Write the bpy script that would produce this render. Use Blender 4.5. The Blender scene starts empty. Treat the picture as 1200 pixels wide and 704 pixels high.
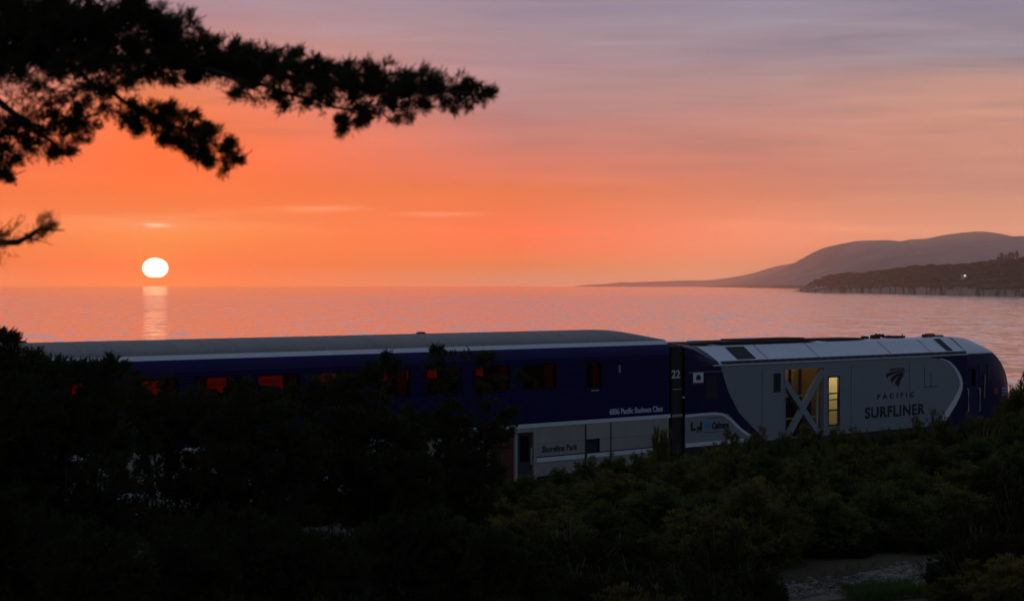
import bpy, math, random
import numpy as np
from mathutils import Vector, Matrix

# ------------------------------------------------------------------ camera
F = 2560.0                       # focal length in pixels of a 1200 px wide frame
CAM_Z = 6.38                     # camera height over the rail heads (z = 0)
HOR = 333.0
SEA_Z = -8.62
scene = bpy.context.scene
COL = scene.collection
cam_d = bpy.data.cameras.new('camera')
cam = bpy.data.objects.new('camera', cam_d)
COL.objects.link(cam)
cam.location = (0, 0, CAM_Z)
cam.rotation_euler = (math.radians(90) - math.atan((352 - HOR) / F), 0, 0)
cam_d.sensor_width = 36.0
cam_d.lens = 36.0 * F / 1200.0
cam_d.clip_start = 0.5
cam_d.clip_end = 90000
cam_d.dof.use_dof = True
cam_d.dof.focus_distance = 75
cam_d.dof.aperture_fstop = 3.3
scene.camera = cam

# ------------------------------------------------------------------ render settings
scene.render.engine = 'CYCLES'
cy = scene.cycles
cy.use_denoising = True
cy.max_bounces = 10
cy.diffuse_bounces = 2
cy.glossy_bounces = 3
cy.transmission_bounces = 4
cy.transparent_max_bounces = 12
cy.volume_bounces = 6
cy.sample_clamp_indirect = 3.0
cy.caustics_reflective = False
cy.caustics_refractive = False
vs = scene.view_settings
vs.view_transform = 'Standard'
vs.look = 'None'
vs.exposure = 0.0
vs.gamma = 1.0
vs.use_curve_mapping = False

SUN_AZ = math.degrees(math.atan((182 - 600) / F))      # -9.3 deg, left of the view axis
SUN_EL = 0.42


def lin(c):
    return tuple(((x / 255.0) / 12.92 if x <= 10 else (((x / 255.0) + 0.055) / 1.055) ** 2.4) for x in c)


# ------------------------------------------------------------------ node helpers
class NT:
    def __init__(self, tree):
        self.t = tree

    def n(self, typ, **kw):
        nd = self.t.nodes.new(typ)
        for k, v in kw.items():
            setattr(nd, k, v)
        return nd

    def link(self, a, b):
        self.t.links.new(a, b)

    def put(self, sock, v):
        if hasattr(v, 'bl_rna') and isinstance(v, bpy.types.NodeSocket):
            self.link(v, sock)
        else:
            sock.default_value = v

    def m(self, op, a, b=0.0, c=0.0, clamp=False):
        nd = self.n('ShaderNodeMath', operation=op, use_clamp=clamp)
        for i, v in enumerate((a, b, c)):
            self.put(nd.inputs[i], v)
        return nd.outputs[0]

    def smooth(self, x, a, b):
        nd = self.n('ShaderNodeMapRange', interpolation_type='SMOOTHSTEP')
        self.put(nd.inputs[0], x)
        nd.inputs[1].default_value = a
        nd.inputs[2].default_value = b
        return nd.outputs[0]

    def mix(self, f, a, b, mode='MIX'):
        nd = self.n('ShaderNodeMix', data_type='RGBA', blend_type=mode)
        self.put(nd.inputs[0], f)
        self.put(nd.inputs[6], a if not isinstance(a, tuple) else (*a[:3], 1))
        self.put(nd.inputs[7], b if not isinstance(b, tuple) else (*b[:3], 1))
        return nd.outputs[2]

    def ramp(self, f, stops):
        nd = self.n('ShaderNodeValToRGB')
        cr = nd.color_ramp
        while len(cr.elements) < len(stops):
            cr.elements.new(0.5)
        for e, (p, c) in zip(cr.elements, stops):
            e.position = p
            e.color = (*c, 1)
        self.put(nd.inputs[0], f)
        return nd.outputs[0]

    def noise(self, vec, scale, detail=3, rough=0.5, dist=0.0):
        nd = self.n('ShaderNodeTexNoise')
        if vec is not None:
            self.link(vec, nd.inputs['Vector'])
        nd.inputs['Scale'].default_value = scale
        nd.inputs['Detail'].default_value = detail
        nd.inputs['Roughness'].default_value = rough
        nd.inputs['Distortion'].default_value = dist
        return nd.outputs[0]


# ------------------------------------------------------------------ world: sunset sky
world = bpy.data.worlds.new('World')
scene.world = world
world.use_nodes = True
W = NT(world.node_tree)
for nd in list(world.node_tree.nodes):
    world.node_tree.nodes.remove(nd)
out = W.n('ShaderNodeOutputWorld')
tc = W.n('ShaderNodeTexCoord')
sep = W.n('ShaderNodeSeparateXYZ')
W.link(tc.outputs['Generated'], sep.inputs[0])
dx, dy, dz = sep.outputs
el = W.m('MULTIPLY', W.m('ARCSINE', dz), 180 / math.pi)
az = W.m('MULTIPLY', W.m('ARCTAN2', dx, dy), 180 / math.pi)
saz = math.radians(SUN_AZ)
hl = W.m('MAXIMUM', W.m('SQRT', W.m('ADD', W.m('MULTIPLY', dx, dx), W.m('MULTIPLY', dy, dy))), 1e-4)
cosda = W.m('DIVIDE', W.m('ADD', W.m('MULTIPLY', dx, math.sin(saz)), W.m('MULTIPLY', dy, math.cos(saz))), hl)
da = W.m('MULTIPLY', W.m('ARCCOSINE', W.m('MINIMUM', W.m('MAXIMUM', cosda, -1.0), 1.0)), 180 / math.pi)
# slow undulation of the cloud veil, stretched along the horizon
cmb = W.n('ShaderNodeCombineXYZ')
W.link(W.m('MULTIPLY', az, 0.07), cmb.inputs[0])
W.link(W.m('MULTIPLY', el, 0.55), cmb.inputs[1])
veil = W.noise(cmb.outputs[0], 1.0, 3, 0.55, 0.3)
cmb2 = W.n('ShaderNodeCombineXYZ')
W.link(W.m('ADD', W.m('MULTIPLY', az, 0.16), W.m('MULTIPLY', el, 0.2)), cmb2.inputs[0])
W.link(W.m('MULTIPLY', el, 2.1), cmb2.inputs[1])
streak = W.noise(cmb2.outputs[0], 1.0, 4, 0.6, 0.4)
elw = W.m('ADD', el, W.m('MULTIPLY', W.m('SUBTRACT', veil, 0.5), W.m('MULTIPLY', W.smooth(el, 0.5, 5.0), 0.8)))
elp = W.m('SQRT', W.m('DIVIDE', W.m('MAXIMUM', elw, 0.0), 90.0))


SKY_EL = (0.0, 0.2, 0.5, 0.9, 1.4, 1.9, 2.45, 3.0, 3.6, 4.2, 4.7, 5.1, 5.5, 5.9, 6.5, 7.3, 10.0, 16.0, 32.0, 90.0)

SKY_TAB = {'sunward': [(1.551, 0.280, 0.002), (1.517, 0.225, 0.002), (1.358, 0.159, 0.002), (1.080, 0.244, 0.002), (0.912, 0.312, 0.032), (0.802, 0.138, 0.011), (0.799, 0.057, 0.002), (0.867, 0.033, 0.002), (0.900, 0.035, 0.002), (0.759, 0.046, 0.016), (0.589, 0.056, 0.036), (0.460, 0.066, 0.063), (0.351, 0.078, 0.099), (0.266, 0.092, 0.143), (0.174, 0.115, 0.221), (0.080, 0.127, 0.289), (0.220, 0.200, 0.290), (0.190, 0.190, 0.275), (0.120, 0.145, 0.235), (0.090, 0.122, 0.200)],
           'middle': [(0.904, 0.376, 0.209), (0.824, 0.335, 0.182), (0.954, 0.241, 0.015), (1.367, 0.154, 0.002), (1.447, 0.111, 0.002), (1.035, 0.118, 0.002), (0.751, 0.117, 0.024), (0.576, 0.107, 0.110), (0.377, 0.110, 0.157), (0.225, 0.112, 0.198), (0.195, 0.144, 0.239), (0.207, 0.165, 0.268), (0.190, 0.152, 0.263), (0.186, 0.170, 0.298), (0.146, 0.172, 0.298), (0.098, 0.161, 0.313), (0.220, 0.200, 0.290), (0.190, 0.190, 0.275), (0.120, 0.145, 0.235), (0.090, 0.122, 0.200)],
           'coastward': [(1.385, 0.580, 0.357), (1.381, 0.576, 0.353), (1.370, 0.562, 0.343), (1.346, 0.544, 0.329), (1.302, 0.523, 0.311), (0.895, 0.376, 0.248), (0.573, 0.240, 0.210), (0.545, 0.230, 0.203), (0.568, 0.247, 0.200), (0.567, 0.252, 0.212), (0.530, 0.252, 0.225), (0.435, 0.235, 0.229), (0.239, 0.190, 0.243), (0.164, 0.173, 0.272), (0.201, 0.199, 0.289), (0.172, 0.179, 0.311), (0.220, 0.200, 0.290), (0.190, 0.190, 0.275), (0.120, 0.145, 0.235), (0.090, 0.122, 0.200)]}



def sky_ramp(key):
    return W.ramp(elp, [(math.sqrt(e / 90.0), c) for e, c in zip(SKY_EL, SKY_TAB[key])])


rC = W.ramp(elp, [(math.sqrt(e / 90.0), lin(c)) for e, c in ((0, (66, 76, 92)), (4, (70, 80, 98)), (12, (78, 90, 110)), (30, (88, 101, 126)), (90, (84, 98, 124)))])
lin_mix = lambda a, b: W.m('DIVIDE', W.m('SUBTRACT', da, a), b - a, clamp=True)
sky = W.mix(lin_mix(0.0, 9.3), sky_ramp('sunward'), sky_ramp('middle'))
sky = W.mix(lin_mix(9.3, 21.0), sky, sky_ramp('coastward'))
sky = W.mix(W.smooth(da, 24.0, 80.0), sky, rC)
# faint streaks of thin cloud
st = W.m('MULTIPLY', W.smooth(streak, 0.45, 0.75), W.m('MULTIPLY', W.smooth(el, 0.3, 1.5), W.m('SUBTRACT', 1.0, W.smooth(el, 7.0, 25.0))))
sky = W.mix(W.m('MULTIPLY', st, 0.8), sky, W.mix(1.0, sky, (1.25, 1.35, 1.30), 'MULTIPLY'))
st2 = W.m('MULTIPLY', W.smooth(W.m('SUBTRACT', 1.0, streak), 0.5, 0.75), W.m('MULTIPLY', W.smooth(el, 2.2, 4.0), W.m('SUBTRACT', 1.0, W.smooth(el, 7.0, 25.0))))
sky = W.mix(W.m('MULTIPLY', st2, 0.9), sky, W.mix(1.0, sky, (0.62, 0.78, 0.95), 'MULTIPLY'))


def wisp(a0, e0, sa, se, slope, amt, colr):
    """one thin bright cirrus wisp lying in a given direction of the sky"""
    global sky
    x = W.m('SUBTRACT', az, a0)
    ybend = W.m('ADD', W.m('MULTIPLY', x, slope), W.m('MULTIPLY', W.m('SUBTRACT', streak, 0.5), se * 5))
    y = W.m('SUBTRACT', W.m('SUBTRACT', el, e0), ybend)
    q = W.m('ADD', W.m('POWER', W.m('ABSOLUTE', W.m('DIVIDE', x, sa)), 2.0), W.m('POWER', W.m('ABSOLUTE', W.m('DIVIDE', y, se)), 2.0))
    g = W.m('MULTIPLY', W.m('POWER', 2.718, W.m('MULTIPLY', q, -1.0)), amt)
    sky = W.mix(g, sky, colr, 'ADD')


wisp(-9.25, 1.52, 0.30, 0.045, -0.02, 1.0, (0.6, 0.85, 0.75))
wisp(-5.0, 1.95, 1.1, 0.10, 0.03, 1.0, (0.2, 0.22, 0.17))
wisp(-1.9, 1.83, 1.0, 0.07, 0.0, 1.0, (0.2, 0.20, 0.14))
wisp(-9.5, 1.55, 3.2, 0.22, 0.0, 1.0, (0.1, 0.10, 0.10))
wisp(10.5, 5.3, 6.0, 0.45, 0.015, 0.5, (0.07, 0.03, 0.01))
# the sun's disc, flattened by refraction
ex = W.m('DIVIDE', W.m('SUBTRACT', az, SUN_AZ), 0.335)
ey = W.m('DIVIDE', W.m('SUBTRACT', el, SUN_EL), 0.262)
rr = W.m('SQRT', W.m('ADD', W.m('MULTIPLY', ex, ex), W.m('MULTIPLY', ey, ey)))
disc = W.m('SUBTRACT', 1.0, W.smooth(rr, 0.93, 1.05))
disc = W.m('MULTIPLY', disc, W.smooth(el, 0.16, 0.21))
disc = W.m('MULTIPLY', disc, W.m('GREATER_THAN', dy, 0.0))
halo = W.m('POWER', 2.718, W.m('MULTIPLY', W.m('MAXIMUM', W.m('SUBTRACT', rr, 1.0), 0.0), -1.6))
halo = W.m('MULTIPLY', halo, W.m('GREATER_THAN', dy, 0.0))
sky = W.mix(W.m('MULTIPLY', halo, 0.5), sky, W.mix(1.0, sky, (1.1, 1.5, 1.4), 'MULTIPLY'))
HAZE_D = 0.70e-4
bg = W.n('ShaderNodeBackground')
W.link(sky, bg.inputs[0])
bg.inputs[1].default_value = 1.0
bgs = W.n('ShaderNodeBackground')
bgs.inputs[0].default_value = (1.0, 0.86, 0.62, 1)
W.link(W.m('MULTIPLY', disc, 5.5), bgs.inputs[1])
nish = W.n('ShaderNodeTexSky', sky_type='NISHITA')
nish.sun_disc = False
nish.sun_elevation = math.radians(SUN_EL)
nish.sun_rotation = math.radians(SUN_AZ)
nish.dust_density = 3.0
bgn = W.n('ShaderNodeBackground')
W.link(nish.outputs[0], bgn.inputs[0])
bgn.inputs[1].default_value = 0.05
a1 = W.n('ShaderNodeAddShader')
a2 = W.n('ShaderNodeAddShader')
W.link(bg.outputs[0], a1.inputs[0])
W.link(bgs.outputs[0], a1.inputs[1])
W.link(a1.outputs[0], a2.inputs[0])
W.link(bgn.outputs[0], a2.inputs[1])
W.link(a2.outputs[0], out.inputs[0])
world.cycles.sampling_method = 'MANUAL'
world.cycles.sample_map_resolution = 2048

# ------------------------------------------------------------------ the setting sun
sun_d = bpy.data.lights.new('sun', 'SUN')
sun_d.energy = 0.0003
sun_d.color = (1.0, 0.42, 0.14)
sun_d.angle = math.radians(0.53)
sun = bpy.data.objects.new('sun', sun_d)
COL.objects.link(sun)
ser = math.radians(SUN_EL)
sdir = Vector((math.sin(saz) * math.cos(ser), math.cos(saz) * math.cos(ser), math.sin(ser)))
sun.rotation_euler = sdir.to_track_quat('Z', 'Y').to_euler()
sun.location = (0, 0, 60)

# ------------------------------------------------------------------ generic helpers
rng = np.random.default_rng(7)
random.seed(5)


def tag(o, label=None, cat=None, group=None, kind=None):
    if label: o['label'] = label
    if cat: o['category'] = cat
    if group: o['group'] = group
    if kind: o['kind'] = kind
    return o


def empty(name, loc=(0, 0, 0), rz=0.0):
    o = bpy.data.objects.new(name, None)
    COL.objects.link(o)
    o.location = loc
    o.rotation_euler = (0, 0, rz)
    o.empty_display_size = 0.3
    return o


def add_obj(name, mesh, parent=None):
    o = bpy.data.objects.new(name, mesh)
    COL.objects.link(o)
    if parent is not None:
        o.parent = parent
    return o


class MB:
    def __init__(self):
        self.v = []
        self.f = []

    def poly(self, pts):
        n = len(self.v)
        self.v += [tuple(p) for p in pts]
        self.f.append(tuple(range(n, n + len(pts))))
        return self

    def box(self, x0, x1, y0, y1, z0, z1):
        n = len(self.v)
        self.v += [(x0, y0, z0), (x1, y0, z0), (x1, y1, z0), (x0, y1, z0), (x0, y0, z1), (x1, y0, z1), (x1, y1, z1), (x0, y1, z1)]
        for q in ((0, 3, 2, 1), (4, 5, 6, 7), (0, 1, 5, 4), (1, 2, 6, 5), (2, 3, 7, 6), (3, 0, 4, 7)):
            self.f.append(tuple(n + i for i in q))
        return self

    def plate(self, pts, y0, y1):
        """polygon given as (x, z) points, extruded from y0 to y1"""
        n = len(self.v)
        k = len(pts)
        self.v += [(p[0], y0, p[1]) for p in pts] + [(p[0], y1, p[1]) for p in pts]
        self.f.append(tuple(n + i for i in range(k)))
        self.f.append(tuple(n + k + i for i in reversed(range(k))))
        for i in range(k):
            j = (i + 1) % k
            self.f.append((n + i, n + k + i, n + k + j, n + j))
        return self

    def strip(self, pts, wid, y0, y1):
        """ribbon of width wid along an (x, z) polyline, as a thin plate"""
        L, R = [], []
        for i, p in enumerate(pts):
            a = pts[max(0, i - 1)]
            b = pts[min(len(pts) - 1, i + 1)]
            tx, tz = b[0] - a[0], b[1] - a[1]
            l = math.hypot(tx, tz) or 1
            w = (wid[i] if isinstance(wid, (list, tuple)) else wid) / 2
            L.append((p[0] - tz / l * w, p[1] + tx / l * w))
            R.append((p[0] + tz / l * w, p[1] - tx / l * w))
        for i in range(len(pts) - 1):
            self.plate([L[i], L[i + 1], R[i + 1], R[i]], y0, y1)
        return self

    def loft(self, sections, close=False):
        n = len(self.v)
        k = len(sections[0])
        for s in sections:
            self.v += [tuple(p) for p in s]
        for i in range(len(sections) - 1):
            for j in range(k - 1):
                self.f.append((n + i * k + j, n + i * k + j + 1, n + (i + 1) * k + j + 1, n + (i + 1) * k + j))
            if close:
                self.f.append((n + i * k + k - 1, n + i * k, n + (i + 1) * k, n + (i + 1) * k + k - 1))
        return self

    def tube(self, pts, rad, sides=6, cap=True):
        secs = []
        for i, p in enumerate(pts):
            p = Vector(p)
            a = Vector(pts[max(0, i - 1)])
            b = Vector(pts[min(len(pts) - 1, i + 1)])
            t = (b - a).normalized() if (b - a).length > 1e-9 else Vector((0, 0, 1))
            u = t.cross(Vector((0, 0, 1)))
            if u.length < 0.05:
                u = t.cross(Vector((1, 0, 0)))
            u.normalize()
            w = t.cross(u)
            r = rad[i] if isinstance(rad, (list, tuple)) else rad
            secs.append([p + (u * math.cos(2 * math.pi * k / sides) + w * math.sin(2 * math.pi * k / sides)) * r for k in range(sides)])
        n = len(self.v)
        self.loft(secs, close=True)
        if cap:
            self.f.append(tuple(n + k for k in range(sides)))
            m = n + (len(pts) - 1) * sides
            self.f.append(tuple(m + k for k in reversed(range(sides))))
        return self

    def disc_y(self, cx, cz, r, y0, y1, sides=20):
        return self.plate([(cx + r * math.cos(2 * math.pi * k / sides), cz + r * math.sin(2 * math.pi * k / sides)) for k in range(sides)], y0, y1)

    def build(self, name, mat=None, parent=None, smooth=False, bevel=0.0):
        me = bpy.data.meshes.new(name)
        me.from_pydata(self.v, [], self.f)
        if mat:
            me.materials.append(mat)
        if smooth:
            me.polygons.foreach_set('use_smooth', [True] * len(me.polygons))
        me.update()
        o = add_obj(name, me, parent)
        if bevel:
            b = o.modifiers.new('bevel', 'BEVEL')
            b.width = bevel
            b.segments = 2
            b.limit_method = 'ANGLE'
        return o


def grid_mesh(name, P, mat, smooth=True, parent=None):
    """P: (rows, cols, 3) array of points"""
    r, c, _ = P.shape
    me = bpy.data.meshes.new(name)
    idx = np.arange(r * c).reshape(r, c)
    q = np.stack([idx[:-1, :-1], idx[:-1, 1:], idx[1:, 1:], idx[1:, :-1]], -1).reshape(-1, 4)
    me.from_pydata(P.reshape(-1, 3).tolist(), [], q.tolist())
    me.materials.append(mat)
    me.polygons.foreach_set('use_smooth', [smooth] * len(me.polygons))
    me.update()
    return add_obj(name, me, parent)


def vnoise(x, y, seed=0):
    """smooth value noise on arrays, about -1..1"""
    xi = np.floor(x).astype(np.int64)
    yi = np.floor(y).astype(np.int64)
    fx = x - xi
    fy = y - yi
    fx = fx * fx * (3 - 2 * fx)
    fy = fy * fy * (3 - 2 * fy)

    def h(a, b):
        n = (a * 374761393 + b * 668265263 + seed * 974634777) & 0x7fffffff
        n = ((n ^ (n >> 13)) * 1274126177) & 0x7fffffff
        return ((n ^ (n >> 16)) & 0xffff) / 32767.5 - 1.0
    return (h(xi, yi) * (1 - fx) + h(xi + 1, yi) * fx) * (1 - fy) + (h(xi, yi + 1) * (1 - fx) + h(xi + 1, yi + 1) * fx) * fy


def fbm(x, y, oct=4, seed=0):
    s = 0
    a = 0.5
    for o in range(oct):
        s = s + a * vnoise(x * 2 ** o, y * 2 ** o, seed + o)
        a *= 0.5
    return s


# ------------------------------------------------------------------ materials
def mat(name, col, rough=0.5, metal=0.0, var=0.15, scale=3.0, bump=0.0, spec=0.5, coord='Object', bscale=None):
    m = bpy.data.materials.new(name)
    m.use_nodes = True
    T = NT(m.node_tree)
    b = m.node_tree.nodes['Principled BSDF']
    t = T.n('ShaderNodeTexCoord')
    nz = T.noise(t.outputs[coord], scale, 5, 0.6)
    c = T.mix(nz, tuple(x * (1 - var) for x in col), tuple(min(1, x * (1 + var)) for x in col))
    T.link(c, b.inputs['Base Color'])
    b.inputs['Roughness'].default_value = rough
    b.inputs['Metallic'].default_value = metal
    b.inputs['Specular IOR Level'].default_value = spec
    if bump:
        bn = T.n('ShaderNodeBump')
        bn.inputs['Strength'].default_value = 1.0
        bn.inputs['Distance'].default_value = bump
        T.link(T.noise(t.outputs[coord], bscale or scale * 4, 4, 0.6), bn.inputs['Height'])
        T.link(bn.outputs[0], b.inputs['Normal'])
    m['T'] = 1
    return m


def emit(name, col, s):
    m = bpy.data.materials.new(name)
    m.use_nodes = True
    b = m.node_tree.nodes['Principled BSDF']
    b.inputs['Base Color'].default_value = (0.6, 0.6, 0.6, 1)
    b.inputs['Emission Color'].default_value = (*col, 1)
    b.inputs['Emission Strength'].default_value = s
    return m


def leaf_mat(name, c1, c2, trans=0.35, scale=0.8):
    m = bpy.data.materials.new(name)
    m.use_nodes = True
    T = NT(m.node_tree)
    for nd in list(m.node_tree.nodes):
        m.node_tree.nodes.remove(nd)
    o = T.n('ShaderNodeOutputMaterial')
    t = T.n('ShaderNodeTexCoord')
    gi = T.n('ShaderNodeObjectInfo')
    nz = T.noise(t.outputs['Object'], scale, 4, 0.7)
    f = T.m('ADD', T.m('MULTIPLY', T.smooth(nz, 0.42, 0.62), 0.75), T.m('MULTIPLY', gi.outputs['Random'], 0.25))
    c = T.mix(f, c1, c2)
    d = T.n('ShaderNodeBsdfDiffuse')
    T.link(c, d.inputs[0])
    tr = T.n('ShaderNodeBsdfTranslucent')
    T.link(T.mix(0.5, c, tuple(min(1, x * 1.4) for x in c2)), tr.inputs[0])
    ms = T.n('ShaderNodeMixShader')
    ms.inputs[0].default_value = trans
    T.link(d.outputs[0], ms.inputs[1])
    T.link(tr.outputs[0], ms.inputs[2])
    T.link(ms.outputs[0], o.inputs[0])
    return m


def glass_mat(name, tint, rough=0.02):
    m = bpy.data.materials.new(name)
    m.use_nodes = True
    T = NT(m.node_tree)
    for nd in list(m.node_tree.nodes):
        m.node_tree.nodes.remove(nd)
    o = T.n('ShaderNodeOutputMaterial')
    tr = T.n('ShaderNodeBsdfTransparent')
    t = T.n('ShaderNodeTexCoord')
    nz = T.noise(t.outputs['Object'], 2.0, 3, 0.5)
    T.link(T.mix(nz, tuple(x * 0.9 for x in tint), tint), tr.inputs[0])
    g = T.n('ShaderNodeBsdfGlossy')
    g.inputs['Roughness'].default_value = rough
    lw = T.n('ShaderNodeLayerWeight')
    lw.inputs[0].default_value = 0.5
    ms = T.n('ShaderNodeMixShader')
    T.link(T.m('ADD', 0.04, T.m('MULTIPLY', T.m('POWER', lw.outputs['Facing'], 4.0), 0.7)), ms.inputs[0])
    T.link(tr.outputs[0], ms.inputs[1])
    T.link(g.outputs[0], ms.inputs[2])
    T.link(ms.outputs[0], o.inputs[0])
    return m


# ------------------------------------------------------------------ train axes
TH = math.atan((2980 - 600) / F)
UX, UY = math.sin(TH), math.cos(TH)
P0 = Vector(((787 - 600) / 36.5, F / 36.5, 0))
RZ = math.atan2(UY, UX)


def uw(X, Y):
    """world -> distance along the track, distance from the near side of the train towards the camera"""
    rx, ry = X - P0.x, Y - P0.y
    return rx * UX + ry * UY, -(-rx * UY + ry * UX)


def world_at(u, w):
    return (P0.x + u * UX + w * UY, P0.y + u * UY - w * UX)


GW = [-60, -24, -19, -15, -12, -7, -5.2, 3.2, 4.5, 8, 15, 22, 28, 33, 38, 42, 60, 200]
GZ = [-16, -13, -8.9, -5.0, 0.9, 0.95, -0.62, -0.62, -0.55, 0.55, 0.9, 1.1, 1.6, 2.5, 3.9, 4.7, 5.4, 14]


def ground_z(X, Y):
    X = np.asarray(X, float)
    Y = np.asarray(Y, float)
    u, w = uw(X, Y)
    z = np.interp(w + 0.8 * vnoise(u / 17, w / 40, 3) * (np.abs(w + 1) > 6), GW, GZ)
    amp = np.clip((np.abs(w + 1.0) - 4.2) / 4.0, 0, 1)
    return z + amp * (0.35 * vnoise(X / 6.0, Y / 6.0, 11) + 0.12 * vnoise(X / 1.7, Y / 1.7, 12))


def pix(px, py, Y):
    """point at depth Y seen at pixel (px, py) of the 1200 px frame; used to place things at their real distance"""
    return Vector(((px - 600) / F * Y, Y, CAM_Z - (py - HOR) / F * Y))


# ------------------------------------------------------------------ sea
def sea_material():
    m = bpy.data.materials.new('sea_water')
    m.use_nodes = True
    T = NT(m.node_tree)
    b = m.node_tree.nodes['Principled BSDF']
    b.inputs['Base Color'].default_value = (0.78, 0.80, 0.82, 1)
    b.inputs['Metallic'].default_value = 0.8
    b.inputs['IOR'].default_value = 1.34
    g = T.n('ShaderNodeNewGeometry')
    sp = T.n('ShaderNodeSeparateXYZ')
    T.link(g.outputs['Position'], sp.inputs[0])
    # the wind-ruffled inshore water ends at a line about 2.9 km out; beyond it the sea lies calm
    edge = T.noise(g.outputs['Position'], 0.0012, 3, 0.6)
    yy = T.m('ADD', sp.outputs[1], T.m('MULTIPLY', T.m('SUBTRACT', edge, 0.5), 1400.0))
    yy = T.m('SUBTRACT', yy, T.m('MULTIPLY', sp.outputs[0], 0.25))
    ruffled = T.m('SUBTRACT', 1.0, T.smooth(yy, 2500.0, 3400.0))
    patches = T.noise(g.outputs['Position'], 0.006, 3, 0.6)
    # wave facets: slopes of three sizes of ripple, summed and turned into a surface normal
    sx = sy = None
    for kx, ky, ax_, ay_ in ((0.025, 0.010, 0.03, 0.07), (0.10, 0.030, 0.06, 0.20), (0.34, 0.10, 0.10, 0.30)):
        mp2 = T.n('ShaderNodeMapping')
        mp2.inputs['Scale'].default_value = (kx, ky, 0.0)
        T.link(g.outputs['Position'], mp2.inputs[0])
        nz = T.n('ShaderNodeTexNoise')
        T.link(mp2.outputs[0], nz.inputs['Vector'])
        nz.inputs['Scale'].default_value = 1.0
        nz.inputs['Detail'].default_value = 2.0
        nz.inputs['Distortion'].default_value = 0.3
        sc_ = T.n('ShaderNodeSeparateColor')
        T.link(nz.outputs['Color'], sc_.inputs[0])
        px_ = T.m('MULTIPLY', T.m('SUBTRACT', sc_.outputs[0], 0.5), ax_)
        py_ = T.m('MULTIPLY', T.m('SUBTRACT', sc_.outputs[1], 0.5), ay_)
        sx = px_ if sx is None else T.m('ADD', sx, px_)
        sy = py_ if sy is None else T.m('ADD', sy, py_)
    amp = T.m('ADD', 0.04, T.m('MULTIPLY', ruffled, T.m('ADD', 0.45, T.m('MULTIPLY', patches, 0.9))))
    cn = T.n('ShaderNodeCombineXYZ')
    T.link(T.m('MULTIPLY', sx, amp), cn.inputs[0])
    T.link(T.m('MULTIPLY', sy, amp), cn.inputs[1])
    cn.inputs[2].default_value = 1.0
    nv = T.n('ShaderNodeVectorMath', operation='NORMALIZE')
    T.link(cn.outputs[0], nv.inputs[0])
    T.link(nv.outputs[0], b.inputs['Normal'])
    T.link(T.m('ADD', 0.10, T.m('MULTIPLY', ruffled, 0.02)), b.inputs['Roughness'])
    return m


sea_m = sea_material()
ys = np.array([-800, 0, 200, 500, 1000, 2000, 4000, 8000, 12000, 16000.])
xs = np.linspace(-9000, 9000, 12)
XX, YY = np.meshgrid(xs, ys)
sea = grid_mesh('sea', np.stack([XX, YY, np.full_like(XX, SEA_Z)], -1), sea_m, False)
tag(sea, 'calm rippled sea reflecting the orange sunset sky', kind='structure')

# ------------------------------------------------------------------ ground (bluff top, slope, track bench, cliff)
def ground_material():
    m = bpy.data.materials.new('ground_soil')
    m.use_nodes = True
    T = NT(m.node_tree)
    b = m.node_tree.nodes['Principled BSDF']
    g = T.n('ShaderNodeNewGeometry')
    a = T.noise(g.outputs['Position'], 0.35, 5, 0.6)
    c = T.noise(g.outputs['Position'], 3.0, 5, 0.7)
    d = T.noise(g.outputs['Position'], 22.0, 4, 0.7)
    col = T.mix(T.smooth(a, 0.4, 0.6), (0.060, 0.055, 0.030), (0.11, 0.085, 0.055))
    col = T.mix(T.m('MULTIPLY', c, 0.6), col, (0.045, 0.05, 0.02))
    col = T.mix(T.smooth(d, 0.55, 0.7), col, (0.16, 0.13, 0.10))
    T.link(col, b.inputs['Base Color'])
    b.inputs['Roughness'].default_value = 1.0
    b.inputs['Specular IOR Level'].default_value = 0.0
    bn = T.n('ShaderNodeBump')
    bn.inputs['Distance'].default_value = 0.06
    T.link(T.m('ADD', c, T.m('MULTIPLY', d, 0.4)), bn.inputs['Height'])
    T.link(bn.outputs[0], b.inputs['Normal'])
    return m


us = np.concatenate([np.arange(-220, -60, 8.), np.arange(-60, 60, 0.8), np.arange(60, 420, 10.)])
ws = np.concatenate([[-60, -40, -24, -21, -19, -17, -15, -13.5, -12, -10, -8], np.arange(-7, 46, 0.7), np.arange(46, 120, 6.)])
UU, WW = np.meshgrid(us, ws)
GX = P0.x + UU * UX + WW * UY
GY = P0.y + UU * UY - WW * UX
ground = grid_mesh('ground', np.stack([GX, GY, ground_z(GX, GY)], -1), ground_material())
tag(ground, 'dark scrubby slope running down to the railway', kind='structure')

# path: pale gravel patch at the foot of the slope
gravel_m = bpy.data.materials.new('path_gravel')
gravel_m.use_nodes = True
GT = NT(gravel_m.node_tree)
gb = gravel_m.node_tree.nodes['Principled BSDF']
gg = GT.n('ShaderNodeNewGeometry')
g1 = GT.noise(gg.outputs['Position'], 1.1, 5, 0.7, 0.6)
g2 = GT.noise(gg.outputs['Position'], 9.0, 5, 0.7)
g3 = GT.noise(gg.outputs['Position'], 40.0, 3, 0.7)
gc = GT.mix(GT.smooth(g1, 0.40, 0.62), (0.045, 0.04, 0.028), (0.27, 0.225, 0.18))
gc = GT.mix(GT.smooth(g2, 0.50, 0.66), gc, (0.07, 0.06, 0.045))
gc = GT.mix(GT.smooth(g3, 0.56, 0.66), gc, (0.36, 0.31, 0.26))
GT.link(gc, gb.inputs['Base Color'])
gb.inputs['Roughness'].default_value = 1.0
gb.inputs['Specular IOR Level'].default_value = 0.0
gbn = GT.n('ShaderNodeBump')
gbn.inputs['Distance'].default_value = 0.05
GT.link(GT.m('ADD', g2, GT.m('MULTIPLY', g3, 0.5)), gbn.inputs['Height'])
GT.link(gbn.outputs[0], gb.inputs['Normal'])
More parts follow.
